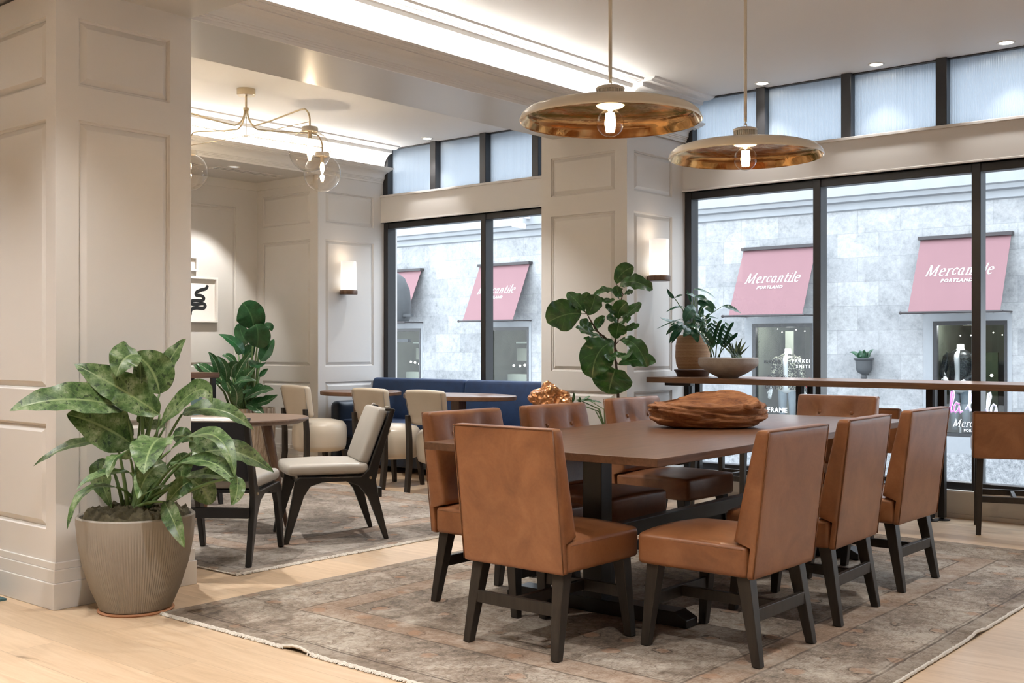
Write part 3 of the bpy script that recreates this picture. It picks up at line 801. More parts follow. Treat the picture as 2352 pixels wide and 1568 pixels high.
# ---- bar counter and stools
t = thing('bar_counter', 'long narrow dark wood counter on black posts along the big window', 'counter', (0, 0, 0))
m = MB(); m.box(-4.985, 7.60, .952, 5.9, 8.24, .995); m.build('countertop', M_['walnut_x'], t, bevel=.002)
for x in (-4.80, -3.80, -2.80, -1.80, -.8, .2, 1.2, 2.2, 3.2, 4.2, 5.2):
    for dx, y in ((-.052, 8.02), (.004, 8.10)):
        q = MB(); q.box(x + dx - .024, y - .024, .02, x + dx + .024, y + .024, .952); g = q.build('post', M_['black_metal'], t, bevel=.002)
        q = MB(); q.lathe([(0, .0), (.055, 0), (.055, .006), (.012, .012), (.012, .024), (0, .024)], 20, Matrix.Translation((x + dx, y, 0))); q.build('foot_disc', M_['black_metal'], g, smooth='auto')
q = MB(); q.box(-4.90, 7.74, .925, -4.66, 7.80, .952); q.build('outlet_box', M_['black_metal'], t, bevel=.002)
def make_stool():
    t = thing('bar_stool', 'x', 'stool')
    m, df = chair_back(.262, .505, .815, -.225, .025, .10, .062, .635, tuft=False, r=.02)
    bk = m.build('backrest', M_['leather_tan'], t, smooth=True)
    q = MB()
    for sx in (-1, 1): q.tube([df(Vector((sx * .256, -.5, z))) for z in (-.15, 0, .148)], .0026, 6)
    q.tube([df(Vector((x, -.5, .15))) for x in (-.256, 0, .256)], .0026, 6); q.build('piping', M_['leather_seam'], bk, smooth=True)
    m = MB()
    def ds(p): return (p.x, p.y, p.z + (.03 * max(0, 1 - (p.x / .27) ** 2) * max(0, 1 - (p.y / .26) ** 2) if p.z > 0 else 0))
    m.rbox(.262, .245, .065, .035, Matrix.Translation((0, .045, .57)), n=(12, 12, 2), cs=4, deform=ds); m.build('seat', M_['leather_tan'], t, smooth=True)
    for sx in (-1, 1):
        for sy in (-1, 1):
            q = MB(); q.taper((sx * .215, .02 + sy * .19, .515), (sx * .225, .015 + sy * .225, 0), .046, .032); q.build('leg', M_['ebony'], t, bevel=.003)
    for y in (-.192, .225):
        q = MB(); q.box(-.21, y - .011, .215, .21, y + .011, .255); q.build('footrest_bar', M_['ebony'], t, bevel=.002)
    q = MB(); q.box(-.012, -.19, .218, .012, .225, .25); q.build('footrest_bar', M_['ebony'], t, bevel=.002)
    return t
s = make_stool(); s.location = (-2.25, 7.89, 0); s.rotation_euler.z = R(19); s['label'] = 'tan leather low-backed bar stool at the picture edge, standing clear on the oak floor'; s['group'] = 'bar stools at the window counter'
dup(s, 'tan leather bar stool half hidden behind the chair at the far table end', (-3.17, 7.80, 0), R(2), 'bar stools at the window counter')
dup(s, 'bar stool behind the teak bowl, only its dark leg showing under the dining table', (-4.33, 7.80, 0), R(-2), 'bar stools at the window counter')

# ---- cream leather dining chairs at the banquette
def make_cream():
    t = thing('cream_chair', 'x', 'chair')
    m = MB()
    def db(p):
        z = p.z; x = p.x; y = p.y - .05 * (x / .21) ** 2 * -1 - .03 * (z / .15)
        return (x * (1 + .05 * z / .15), y, z + .012 * (1 - (x / .21) ** 2) * (1 if z > 0 else 0))
    m.rbox(.205, .036, .145, .028, Matrix.Translation((0, -.255, .725)), n=(10, 2, 8), cs=4, deform=db); bk = m.build('backrest', M_['leather_cream'], t, smooth=True)
    q = MB()
    for sx in (-1, 1): q.tube([tuple(Vector(db(Vector((sx * .197, -.036, z)))) + Vector((0, -.255, .725))) for z in (-.125, 0, .125)], .003, 5)
    q.build('seam', M_['leather_grey'], bk)
    m = MB(); prof = [(0, -.005), (.20, -.005), (.238, .01), (.25, .05), (.258, .16), (.25, .235), (.22, .272), (.12, .295), (0, .30)]
    m.lathe(prof, 40, Matrix.Translation((0, .03, .255)) @ Matrix.Diagonal((1, 1.02, 1, 1)))
    m.build('seat', M_['leather_cream'], t, smooth=True)
    for sx in (-1, 1):
        q = MB(); q.prism([(-.285, 0), (-.245, 0), (-.212, .25), (-.215, .45), (-.235, .66), (-.270, .66), (-.258, .45), (-.258, .25)], sx * .185 - .02, sx * .185 + .02, 'x'); q.build('rear_leg', M_['ebony'], t, bevel=.003)
        q = MB(); q.taper((sx * .165, .20, .26), (sx * .18, .235, 0), .045, .032); q.build('leg', M_['ebony'], t, bevel=.003)
    return t
cc = make_cream(); cc.location = (-8.27, 6.93, 0); cc.rotation_euler.z = R(-6); cc['label'] = 'cream leather round-seat chair nearest the corner planter'; cc['group'] = 'cream chairs at the navy banquette'
dup(cc, 'cream leather round-seat chair behind the grey cushioned black-framed chair', (-7.25, 6.91, 0), R(0), 'cream chairs at the navy banquette')
dup(cc, 'cream leather chair nearest the tan leather chairs, partly hidden by them', (-6.58, 6.91, 0), R(2), 'cream chairs at the navy banquette')

# ---- tables at the banquette
def oval_table(name, label, x, y, a, b, pz, px):
    t = thing(name, label, 'table', (x, y, 0)); m = MB()
    m.lathe([(0, .762), (.985, .762), (1, .768), (1, .797), (.99, .801), (0, .801)], 56, Matrix.Diagonal((a, b, 1, 1))); m.build('tabletop', M_['walnut_x'], t, smooth='auto')
    for q0 in px:
        q = MB(); q.box(q0 - .05, -.05, .03, q0 + .05, .05, .762); q.build('pedestal', M_['walnut_z'], t, bevel=.004)
        q = MB(); q.box(q0 - .24, -.045, 0, q0 + .24, .045, .05); q.box(q0 - .045, -.24, 0, q0 + .045, .24, .05); q.build('foot', M_['walnut_z'], t, bevel=.004)
    return t
oval_table('oval_table', 'brown oval table before the navy banquette, nearer the window pillar', -6.93, 7.47, .62, .36, 0, (0,))
oval_table('round_table', 'brown round table before the navy banquette, nearer the corner planter', -8.24, 7.46, .44, .36, 0, (0,))

# ---- navy banquette
t = thing('banquette', 'navy blue upholstered banquette sofa below the window between two pillars', 'sofa', (-7.365, 0, 0))
def cush(hx, hy, hz, r, loc, rx=0, crown=.02, name='cushion', mat='velvet_blue'):
    m = MB()
    def d(p): return (p.x, p.y - (crown * (1 - (p.x / hx) ** 2) * (1 - (p.z / hz) ** 2) if p.y < 0 else 0), p.z)
    m.rbox(hx, hy, hz, r, Matrix.Translation(loc) @ Matrix.Rotation(rx, 4, 'X'), n=(10, 3, 6), cs=4, deform=d); return m.build(name, M_[mat], t, smooth=True)
cush(.66, .085, .235, .045, (-.715, 8.12, .675), R(-9), name='back_cushion'); cush(.745, .085, .235, .045, (.69, 8.12, .675), R(-9), name='back_cushion')
def seatd(p): return p
m = MB(); m.rbox(1.36, .29, .085, .04, Matrix.Translation((.06, 7.85, .40)), n=(20, 6, 2), cs=4, deform=lambda p: (p.x, p.y, p.z + (.015 if p.z > 0 else 0))); m.build('seat', M_['velvet_blue'], t, smooth=True)
m = MB(); m.box(-1.40, 7.62, .06, 1.42, 8.24, .32); m.build('base', M_['leather_navy'], t, bevel=.01)
m = MB(); m.rbox(.065, .36, .31, .06, Matrix.Translation((-1.345, 7.87, .375)), n=(2, 8, 8), cs=4); m.build('armrest', M_['leather_navy'], t, smooth=True)
for x in (-1.3, 0, 1.35):
    q = MB(); q.box(x - .03, 7.66, 0, x + .03, 7.72, .06); q.build('leg', M_['frame_black'], t)

# ---- black framed lounge chairs with grey leather cushions
def make_lounge():
    t = thing('lounge_chair', 'x', 'chair')
    prof = [(.315, 0), (.335, .012), (.275, .30), (.262, .385), (.235, .412), (-.235, .405), (-.275, .50), (-.375, .82), (-.352, .832), (-.335, .818), (-.245, .55), (-.212, .46),
            (-.155, .405), (-.155, .395), (-.185, .33), (-.295, .012), (-.275, 0), (-.265, .005), (-.145, .29), (-.085, .36), (-.02, .378), (.10, .378), (.175, .355), (.215, .29), (.29, .0)]
    prof = [(.30, 0), (.335, 0), (.275, .30), (.262, .39), (.235, .412), (-.155, .405), (-.205, .45), (-.245, .56), (-.352, .835), (-.378, .825), (-.285, .52), (-.252, .38), (-.262, .30), (-.335, 0), (-.305, 0),
            (-.20, .27), (-.14, .345), (-.06, .375), (.09, .375), (.165, .352), (.205, .29)]
    for sx in (-1, 1):
        m = MB(); m.prism(prof, sx * .245 - .017, sx * .245 + .017, 'x'); m.build('side_frame', M_['frame_black'], t, bevel=.006, seg=2)
        q = MB(); q.box(sx * .245 - .012, -.368, .815, sx * .245 + .012, -.315, .832); q.build('frame_tip', M_['frame_black'], t, bevel=.004)
        q = MB(); q.tube([(sx * .258, -.215, .395), (sx * .268, -.215, .395)], .009, 10); q.build('brass_stud', M_['brass_pale'], t, smooth='auto')
    q = MB(); q.box(-.235, .19, .345, .235, .215, .40); q.build('crossbar', M_['frame_black'], t, bevel=.003)
    q = MB(); q.box(-.235, -.295, .265, .235, -.27, .325); q.build('crossbar', M_['frame_black'], t, bevel=.003)
    q = MB(); q.box(-.228, -.20, .395, .228, .24, .415); q.build('seat_board', M_['frame_black'], t, bevel=.003)
    m = MB()
    def ds(p):
        c = max(0, 1 - (p.x / .255) ** 2) * max(0, 1 - (p.y / .26) ** 2)
        return (p.x * (1 - .03 * max(0, p.y / .26) ** 2), p.y - .015 * (p.x / .25) ** 2 * (p.y > 0), p.z + (.022 * c if p.z > 0 else -.004 * c))
    m.rbox(.252, .262, .034, .028, Matrix.Translation((0, .055, .452)), n=(12, 12, 2), cs=4, deform=ds); m.build('seat_cushion', M_['leather_grey'], t, smooth=True)
    ang = math.atan2(.275, .107)  # lean of the back
    MB_ = Matrix.Translation((0, -.292, .64)) @ Matrix.Rotation(R(21), 4, 'X')
    q = MB(); q.rbox(.228, .008, .185, .007, MB_, n=(4, 1, 4)); q.build('back_panel', M_['denim_dark'], t, smooth=True)
    q = MB(); q.rbox(.230, .009, .005, .004, MB_ @ Matrix.Translation((0, 0, .188)), n=(4, 1, 1)); q.build('back_binding', M_['leather_grey'], t, smooth=True)
    m = MB()
    def dk(p):
        c = max(0, 1 - (p.x / .225) ** 2) * max(0, 1 - (p.z / .19) ** 2); return (p.x, p.y + (.018 * c if p.y > 0 else 0), p.z)
    m.rbox(.222, .034, .188, .026, Matrix.Translation((0, -.246, .655)) @ Matrix.Rotation(R(21), 4, 'X'), n=(10, 2, 10), cs=4, deform=dk); m.build('back_cushion', M_['leather_grey'], t, smooth=True)
    for sx in (-1, 1):
        q = MB(); q.tube([(sx * .185, -.312, .828), (sx * .20, -.332, .842), (sx * .222, -.347, .838)], .005, 6); q.build('cushion_tie', M_['leather_grey'], t, smooth=True)
    return t
lc = make_lounge(); lc.location = (-5.60, 4.80, RUG); lc.rotation_euler.z = math.atan2(-.86, -.51) - PI / 2; lc['label'] = 'black-framed chair with grey leather cushions, seen from its side on the grey rug'; lc['group'] = 'grey cushioned lounge chairs'
dup(lc, 'black-framed chair with dark back panel toward us, behind the big leafy plant', (-5.52, 3.93, RUG), math.atan2(.81, -.58) - PI / 2, 'grey cushioned lounge chairs')

# ---- small round table of the lounge corner
t = thing('side_table', 'small round dark wood table between the two black-framed chairs', 'table', (-6.42, 4.72, RUG)); m = MB()
m.lathe([(0, .70), (.40, .70), (.435, .712), (.45, .726), (.45, .732), (.445, .738), (0, .738)], 56); m.build('tabletop', M_['table_round'], t, smooth='auto')
for a in (10, 100, 190, 280):
    ca, sa = math.cos(R(a)), math.sin(R(a)); q = MB()
    q.tube([(ca * .40, sa * .40, .008), (ca * .22, sa * .22, .70)], [.014, .034], 12); q.build('leg', M_['walnut_z'], t, smooth='auto')
# ---- green velvet armchair behind it
t = thing('armchair', 'dark green velvet armchair with rounded back behind the small round table', 'armchair', (-7.62, 4.98, RUG), R(-95))
m = MB()
def dg(p):
    k = max(0, p.z / .28); return (p.x * (1 - .10 * k * k), p.y + .34 * (p.x / .34) ** 2 * .55 - .10 * (p.z / .28), p.z - .07 * (p.x / .34) ** 4 * (p.z > 0))
m.rbox(.33, .05, .29, .045, Matrix.Translation((0, -.30, .70)), n=(14, 2, 8), cs=4, deform=dg); m.build('backrest', M_['velvet_green'], t, smooth=True)
m = MB(); m.rbox(.29, .29, .085, .05, Matrix.Translation((0, .02, .37)), n=(8, 8, 2), cs=4); m.build('seat', M_['velvet_green'], t, smooth=True)
for sx in (-1, 1):
    m = MB(); m.rbox(.045, .24, .13, .04, Matrix.Translation((sx * .30, .0, .50)), n=(2, 6, 4), cs=3); m.build('armrest', M_['velvet_green'], t, smooth=True)
    for sy in (-1, 1):
        q = MB(); q.taper((sx * .22, sy * .22, .29), (sx * .24, sy * .25, 0), .04, .028); q.build('leg', M_['frame_black'], t)
# ---- console shelf with woven disc by the west wall
t = thing('console_table', 'narrow dark console table along the wall under the framed art', 'table', (-9.46, 5.9, 0)); m = MB()
m.box(-.22, -.9, .935, .22, .62, .985); m.build('tabletop', M_['walnut'], t, bevel=.003)
for sx in (-.18, .18):
    for y in (-.85, .57):
        q = MB(); q.box(sx - .02, y - .02, 0, sx + .02, y + .02, .935); q.build('leg', M_['frame_black'], t)
t = thing('woven_disc', 'pale woven round disc standing on the console beside the pillar edge', 'decoration', (-9.52, 6.18, .985)); m = MB()
Mz = Matrix.Translation((0, 0, .20)) @ Matrix.Rotation(R(78), 4, 'Y')
m.lathe([(0, .012), (.03, .018), (.06, .012), (.09, .018), (.12, .012), (.15, .018), (.172, .012), (.18, .004), (.17, -.004), (0, -.004)], 40, Mz); m.build('woven_face', M_['planter_wood'], t, smooth=True)
q = MB(); q.box(-.05, -.05, 0, .05, .05, .012); q.taper((0, 0, .01), (.0, 0, .06), .02, .02); q.build('stand', M_['frame_black'], t)
# ---- framed art
def frame(name, label, y0, z0, y1, z1):
    t = thing(name, label, 'artwork', (-9.8, (y0 + y1) / 2, (z0 + z1) / 2)); a, b = (y1 - y0) / 2, (z1 - z0) / 2
    m = MB(); wd = .022
    for q in ((-a, -b, a, -b + wd), (-a, b - wd, a, b), (-a, -b + wd, -a + wd, b - wd), (a - wd, -b + wd, a, b - wd)): m.box(.001, q[0], q[1], .045, q[2], q[3])
    m.build('frame', M_['white_lacquer'], t, bevel=.002)
    m = MB(); m.box(.001, -a + wd, -b + wd, .012, a - wd, b - wd); m.build('paper', M_['art_paper'], t); return t, a, b
t, a, b = frame('framed_art', 'white framed picture of one thick black brush squiggle on the wall', 6.42, 1.485, 6.865, 1.95)
def ribbon(pts, ws, off):
    m = MB(); P = [Vector((0, p[0], p[1])) for p in pts]; vs = []
    Q = []
    for i in range(len(P) - 1):      # Catmull-Rom
        p0, p1, p2, p3 = P[max(i - 1, 0)], P[i], P[i + 1], P[min(i + 2, len(P) - 1)]
        for k in range(8):
            s = k / 8; Q.append((.5 * ((2 * p1) + (p2 - p0) * s + (2 * p0 - 5 * p1 + 4 * p2 - p3) * s * s + (3 * p1 - p0 - 3 * p2 + p3) * s ** 3), lerp(ws[i], ws[i + 1], s)))
    Q.append((P[-1], ws[-1])); n = len(Q)
    for i, (p, w_) in enumerate(Q):
        tg = (Q[min(i + 1, n - 1)][0] - Q[max(i - 1, 0)][0]).normalized(); sd = Vector((0, -tg.z, tg.y))
        vs += [tuple(p + sd * w_ / 2 + Vector((off, 0, 0))), tuple(p - sd * w_ / 2 + Vector((off, 0, 0)))]
    m.add(vs, [(2 * i, 2 * i + 1, 2 * i + 3, 2 * i + 2) for i in range(n - 1)]); return m
sq = [(.122, .145), (.10, .105), (.045, .085), (.0, .06), (.01, .035), (.055, .035), (.075, .01), (.03, -.01), (-.05, 0), (-.085, -.03), (-.05, -.06), (.04, -.05), (.085, -.07), (.06, -.105), (-.02, -.10), (-.075, -.125), (-.09, -.17)]
sq = [(.118, .150), (.095, .115), (.04, .10), (-.015, .075), (-.02, .045), (.04, .04), (.072, .015), (.045, -.010), (-.03, -.010), (-.072, -.018), (-.075, -.045), (-.02, -.052), (.06, -.040), (.088, -.062), (.06, -.088), (-.02, -.085), (-.078, -.105), (-.092, -.158)]
ribbon(sq, [.028, .034, .036, .036, .034, .034, .034, .034, .034, .036, .036, .034, .034, .036, .036, .036, .036, .034], .0135).build('brush_stroke', M_['ink_black'], t)
t, a, b = frame('framed_art', 'small white framed drawing above the black squiggle picture', 6.36, 2.005, 6.625, 2.155)
ribbon([(.015, .0), (.03, -.012), (.028, -.03)], [.008, .012, .006], .0135).build('brush_stroke', M_['ink_black'], t)
# soffit vents
for y0, y1, l in ((6.45, 7.22, 'long slot air vent in the grey soffit, end near the corner'), (5.35, 6.25, 'slot air vent in the grey soffit behind the hanging globe')):
    t = thing('slot_vent', l, 'vent', (-9.22, (y0 + y1) / 2, BZ)); h = (y1 - y0) / 2
    m = MB()
    for x0, x1 in ((-.075, -.045), (-.012, .012), (.045, .075)): m.box(x0, -h, -.006, x1, h, -.0005)
    m.box(-.075, -h - .02, -.006, .075, -h, -.0005); m.box(-.075, h, -.006, .075, h + .02, -.0005); m.build('grille', M_['trim_paint'], t)
    m = MB(); m.box(-.06, -h, -.002, .06, h, -.0005); m.build('slot_back', M_['frame_dark'], t)
t = MB(); t.box(-5.9, 2.2, .0, -5.425, 2.59, .010)
tag(t.build('floor_mat', M_['teal_mat']), 'corner of a dark teal mat on the oak floor at the picture edge', 'mat')
# ================================================================ LAMPS
def make_pendant():
    t = thing('pendant_lamp', 'x', 'lamp'); zr = 2.302; CO = -.008    # origin on the ceiling
    z = lambda q: q - CEIL
    out = [(.425, zr), (.43, zr + .004), (.428, zr + .012), (.417, zr + .034), (.395, zr + .052), (.35, zr + .066), (.27, zr + .077), (.16, zr + .085), (.07, zr + .089), (.0, zr + .089)]
    m = MB(); m.lathe([(r, z(q)) for r, q in out], 64); sh = m.build('shade', M_['lamp_cream'], t, smooth=True)
    inn = [(.425, zr), (.419, zr + .006), (.406, zr + .033), (.385, zr + .05), (.34, zr + .064), (.26, zr + .075), (.13, zr + .083), (.0, zr + .085)]
    m = MB(); m.lathe([(r, z(q)) for r, q in inn], 64); m.build('shade_lining', M_['brass_inside'], sh, smooth=True)
    m = MB(); m.lathe([(.0, z(zr + .074)), (.06, z(zr + .070)), (.068, z(zr + .078))], 32); m.build('reflector', M_['lamp_cream'], sh, smooth=True)
    m = MB(); pts = []
    m.lathe([(.066, z(zr + CO + .120)), (.068, z(zr + CO + .126)), (.060, z(zr + CO + .128)), (.060, z(zr + CO + .155)), (.068, z(zr + CO + .157)), (.068, z(zr + CO + .168)), (.05, z(zr + CO + .176)), (.012, z(zr + CO + .180)), (0, z(zr + CO + .180))], 36)
    for k in range(36):
        a = 2 * PI * k / 36; m.box(-.0022, .060, z(zr + CO + .127), .0022, .066, z(zr + CO + .157), Matrix.Rotation(a, 4, 'Z'))
    m.build('cap', M_['lamp_cream'], t, smooth='auto')
    m = MB()
    for k in range(9): pass
    R0 = .008
    m.tube([(R0 * math.cos(a), 0, z(zr + .182) + .011 * math.sin(a)) for a in [2 * PI * k / 12 for k in range(13)]], .0028, 6)
    m.tube([(0, R0 * math.cos(a), z(zr + .196) + .011 * math.sin(a)) for a in [2 * PI * k / 12 for k in range(13)]], .0028, 6)
    m.tube([(0, 0, z(zr + .204)), (0, 0, z(zr + .224))], .009, 10); m.build('hook', M_['brass_pale'], t, smooth='auto')
    m = MB(); m.tube([(0, 0, z(zr + .222)), (0, 0, 0)], .0095, 10); m.lathe([(0, -.025), (.05, -.025), (.055, -.02), (.055, 0)], 28); m.build('rod', M_['lamp_cream'], t, smooth='auto')
    zb = z(zr - .005)
    m = MB(); prof = [(.018, .085), (.02, .07)] + [(.065 * math.sin(a), .0 + .065 * math.cos(a)) for a in [R(22) + (PI - R(22)) * k / 16 for k in range(17)]]
    m.lathe([(r, zb + q) for r, q in prof], 32); b = m.build('bulb', M_['bulb_glass'], t, smooth=True)
    m = MB()
    for k in range(8):
        a = 2 * PI * k / 8; m.tube([(.017 * math.cos(a), .017 * math.sin(a), zb + .045), (.022 * math.cos(a), .022 * math.sin(a), zb - .0), (.016 * math.cos(a), .016 * math.sin(a), zb - .042)], .0045, 6)
    m.build('filament', M_['bulb_hot'], b, smooth=True)
    return t
pn = make_pendant(); pn.location = (-3.035, 4.32, CEIL); pn['label'] = 'cream dish pendant lamp with brass inside, the larger looking one over the near table end'; pn['group'] = 'dish pendants over the dining table'
dup(pn, 'cream dish pendant lamp with brass inside over the far table end, before the window', (-3.035, 5.635, CEIL), .4, 'dish pendants over the dining table')
for y in (4.32, 5.635):
    ld = bpy.data.lights.new('pendant_bulb', 'POINT'); ld.energy = 11; ld.color = (1, .74, .46); ld.shadow_soft_size = .03
    lo = bpy.data.objects.new('pendant_bulb', ld); C.objects.link(lo); lo.location = (-3.035, y, 2.30)

# globe chandelier
CHX, CHY = -7.60, 5.62
t = thing('chandelier', 'pale brass chandelier with four clear glass globes on bent arms', 'lamp', (CHX, CHY, CEIL))
m = MB(); m.lathe([(0, 0), (.075, 0), (.075, -.05), (.07, -.055), (0, -.055)], 36); m.build('canopy', M_['brass_pale'], t, smooth='auto')
m = MB(); m.tube([(0, 0, -.05), (0, 0, -.17)], .009, 10); m.tube([(0, 0, -.155), (0, 0, -.175)], .024, 16); m.tube([(0, 0, -.17), (0, 0, -.385)], .003, 8); m.ball((0, 0, -.388), .008); m.build('stem', M_['brass_pale'], t, smooth='auto')
AR = .81
for k in range(4):
    a = PI / 2 * k; c0, s0 = math.cos(a), math.sin(a); pts = []
    for q in range(9):       # swan-neck down and out
        th = PI / 2 * q / 8 * .86; pts.append((.014 + .13 * (1 - math.cos(th)), -.17 - .15 * math.sin(th)))
    pts += [(.30, -.305), (.50, -.285), (AR - .12, -.265)]
    for q in range(1, 8):
        th = PI / 2 * q / 7; pts.append((AR - .09 + .09 * math.sin(th), -.262 - .10 * (1 - math.cos(th))))
    pts += [(AR, -.42)]
    m = MB(); m.tube([(r * c0, r * s0, z) for r, z in pts], .007, 8); m.tube([(0, 0, -.386), (AR * c0, AR * s0, -.372)], .003, 6); arm = m.build('arm', M_['brass_pale'], t, smooth=True)
    gx, gy, gz = AR * c0, AR * s0, -.60
    m = MB(); m.lathe([(0, gz + .19), (.058, gz + .186), (.064, gz + .176), (.064, gz + .150), (.06, gz + .150)], 28, Matrix.Translation((gx, gy, 0))); m.build('cap', M_['lamp_cream'], arm, smooth='auto')
    m = MB(); m.lathe([(.056, .158), (.058, .148)] + [(.163 * math.sin(q), .163 * math.cos(q)) for q in [R(22) + (PI - R(22)) * j / 22 for j in range(23)]], 40, Matrix.Translation((gx, gy, gz))); m.build('globe', M_['globe_glass'], arm, smooth=True)
    m = MB(); m.lathe([(0, .155), (.016, .155), (.016, .095), (0, .095)], 14, Matrix.Translation((gx, gy, gz))); m.build('socket', M_['brass_pale'], arm, smooth='auto')
    m = MB(); m.lathe([(0, .095), (.012, .09), (.019, .06), (.017, .03), (.006, .0), (0, -.005)], 14, Matrix.Translation((gx, gy, gz))); m.build('bulb', M_['bulb_hot'], arm, smooth=True)
for k in range(4):
    a = PI / 2 * k; ld = bpy.data.lights.new('globe_bulb', 'POINT'); ld.energy = 16; ld.color = (1, .86, .68); ld.shadow_soft_size = .02
    lo = bpy.data.objects.new('globe_bulb', ld); C.objects.link(lo); lo.location = (CHX + AR * math.cos(a), CHY + AR * math.sin(a), CEIL - .57)
# wall sconces
def make_sconce():
    t = thing('wall_sconce', 'x', 'lamp'); m = MB()
    m.lathe([(0, .045), (.078, .045), (.080, .05), (.080, .335), (.077, .34), (0, .34)], 36, Matrix.Translation((.095, 0, 0))); m.build('glass_shade', M_['sconce_glass'], t, smooth='auto')
    m = MB(); m.lathe([(0, 0), (.088, 0), (.092, .004), (.092, .038), (.088, .044), (0, .044)], 36, Matrix.Translation((.095, 0, 0))); m.box(0, -.035, .004, .09, .035, .04); m.build('wooden_base', M_['walnut_z'], t, smooth='auto')
    return t
sc = make_sconce(); sc.location = (-5.05, 7.745, 1.776); sc['label'] = 'frosted glass wall lamp on wooden base, on the pillar above the fiddle leaf fig'; sc['group'] = 'frosted glass wall sconces'
dup(sc, 'frosted glass wall lamp on wooden base, on the corner pillar behind the banquette', (-8.8, 7.715, 1.774), 0, 'frosted glass wall sconces')
for x, y in ((-4.955, 7.745), (-8.705, 7.715)):
    ld = bpy.data.lights.new('sconce_glow', 'POINT'); ld.energy = .5; ld.color = (1, .78, .55); ld.shadow_soft_size = .09
    lo = bpy.data.objects.new('sconce_glow', ld); C.objects.link(lo); lo.location = (x + .02, y, 2.17)

DL = [(-2.38, 8.17, 'small lit ceiling downlight at the window edge, closest to the picture corner', 30), (-3.31, 8.17, 'small lit ceiling downlight above the second window pane', 30), (-4.25, 8.17, 'small lit ceiling downlight beside the far pendant rod', 30), (-8.0, 8.15, 'small lit ceiling downlight above the navy banquette window', 30)]
for x, y, l, e in DL: downlight(x, y, CEIL, l, e, angle=80)
# the same fittings in the rest of the ceiling, over and behind where the photographer stands
OFF = [(-1.3, 4.6, 80), (-1.3, 6.4, 50), (-4.2, 4.5, 85), (-1.0, 1.9, 140), (-3.0, 1.3, 170), (-4.2, 1.9, 110), (1.0, 1.2, 100), (-.2, -1.2, 120), (-2.8, -1.2, 110), (2.2, 4.5, 70), (-6.55, 3.9, 165), (-6.4, 6.3, 140), (-8.2, 4.0, 120), (-6.3, 1.5, 110)]
for i, (x, y, e) in enumerate(OFF):
    downlight(x, y, CEIL, 'lit ceiling downlight outside the frame, fitting at %.1f by %.1f' % (x, y), e, angle=100)
for y in (5.95, 6.55):
    downlight(-9.05, y, BZ, 'small adjustable downlight in the grey soffit aimed at the framed art' if y > 6.2 else 'soffit downlight hidden by the pillar, aimed at the console', 60, angle=62, blend=.5, col=(1, .96, .90), aim=(-9.8, y + .1, 1.3), mat='down_dim')

# ================================================================ PLANTS
def leafmesh(mb, uv, b, c, t, w, nrm, n=24, shape='lance', fold=.22, wave=.0, curl=0.0, seed=0):
    """one leaf blade along the curve b-c-t; w = full width, nrm = way its face looks"""
    b, c, t = Vector(b), Vector(c), Vector(t); nrm = Vector(nrm); base = len(mb.v); rnd = random.Random(seed)
    p1, p2 = rnd.uniform(0, 6), rnd.uniform(0, 6); cols = (-1, -.72, -.4, -.12, 0, .12, .4, .72, 1)
    for i in range(n + 1):
        s = i / n; p = b * (1 - s) ** 2 + c * 2 * s * (1 - s) + t * s * s
        tg = ((c - b) * (1 - s) + (t - c) * s)
        if tg.length < 1e-6: tg = t - b
        tg = tg.normalized(); sd = tg.cross(nrm)
        if sd.length < .05: sd = tg.cross(Vector((.3, .5, .8)))
        sd = sd.normalized(); up = sd.cross(tg).normalized()
        if shape == 'lance': f = max(0, math.sin(PI * min(1, s ** .78))) ** .75 * (1 - .1 * s)
        elif shape == 'fiddle': f = (max(0, math.sin(PI * min(1, s ** 1.15))) ** .6) * (.70 + .38 * s) 
        elif shape == 'round': f = max(0, math.sin(PI * min(1, .03 + .97 * s))) ** .52
        elif shape == 'sword': f = (1 - s ** 2.2) * (.7 + .3 * math.sin(PI * s))
        else: f = max(0, math.sin(PI * s)) ** .6
        for q in cols:
            h = fold * abs(q) + curl * q * q
            wv = wave * w * math.sin(s * 17 + p1 + (2 if q > 0 else 0)) * q * q + wave * .6 * w * math.sin(s * 31 + p2) * abs(q) ** 3
            pos = p + sd * (q * f * w / 2) + up * (h * f * w / 2 + wv * min(1, f * 2))
            mb.v.append(tuple(pos)); uv.append((s, (q + 1) / 2))
    m = len(cols)
    for i in range(n):
        for k in range(m - 1):
            mb.f.append((base + i * m + k, base + i * m + k + 1, base + (i + 1) * m + k + 1, base + (i + 1) * m + k))
def foliage(parent, mat, specs, conv, org, name='foliage', dflt=(-.55, .75, .1), k=1.0, **kw):
    """specs: (base, ctrl, tip, width px, depth offsets, facing) in photo pixels"""
    mb = MB(); uv = []
    for i, s in enumerate(specs):
        (bx, by), (cx_, cy_), (tx, ty), wpx, (d0, d1, d2) = s[:5]; fc = s[5] if len(s) > 5 else dflt
        # facing = (toward camera, up, toward the right)
        nrm = FWD * -fc[0] * -1 * -1 if False else (-FWD) * abs(fc[0]) + UP * fc[1] + RGT * fc[2]
        if fc[0] < 0 and fc is not dflt: nrm = FWD * abs(fc[0]) + UP * fc[1] + RGT * fc[2]
        b, c, t = conv(bx, by, d0), conv(cx_, cy_, d1), conv(tx, ty, d2)
        opt = dict(kw); 
        if len(s) > 6: opt.update(s[6])
        leafmesh(mb, uv, b - org, c - org, t - org, wpx * k, nrm, seed=i, **opt)
    mb.uv = uv; o = mb.build(name, M_[mat], parent, smooth=True); return o

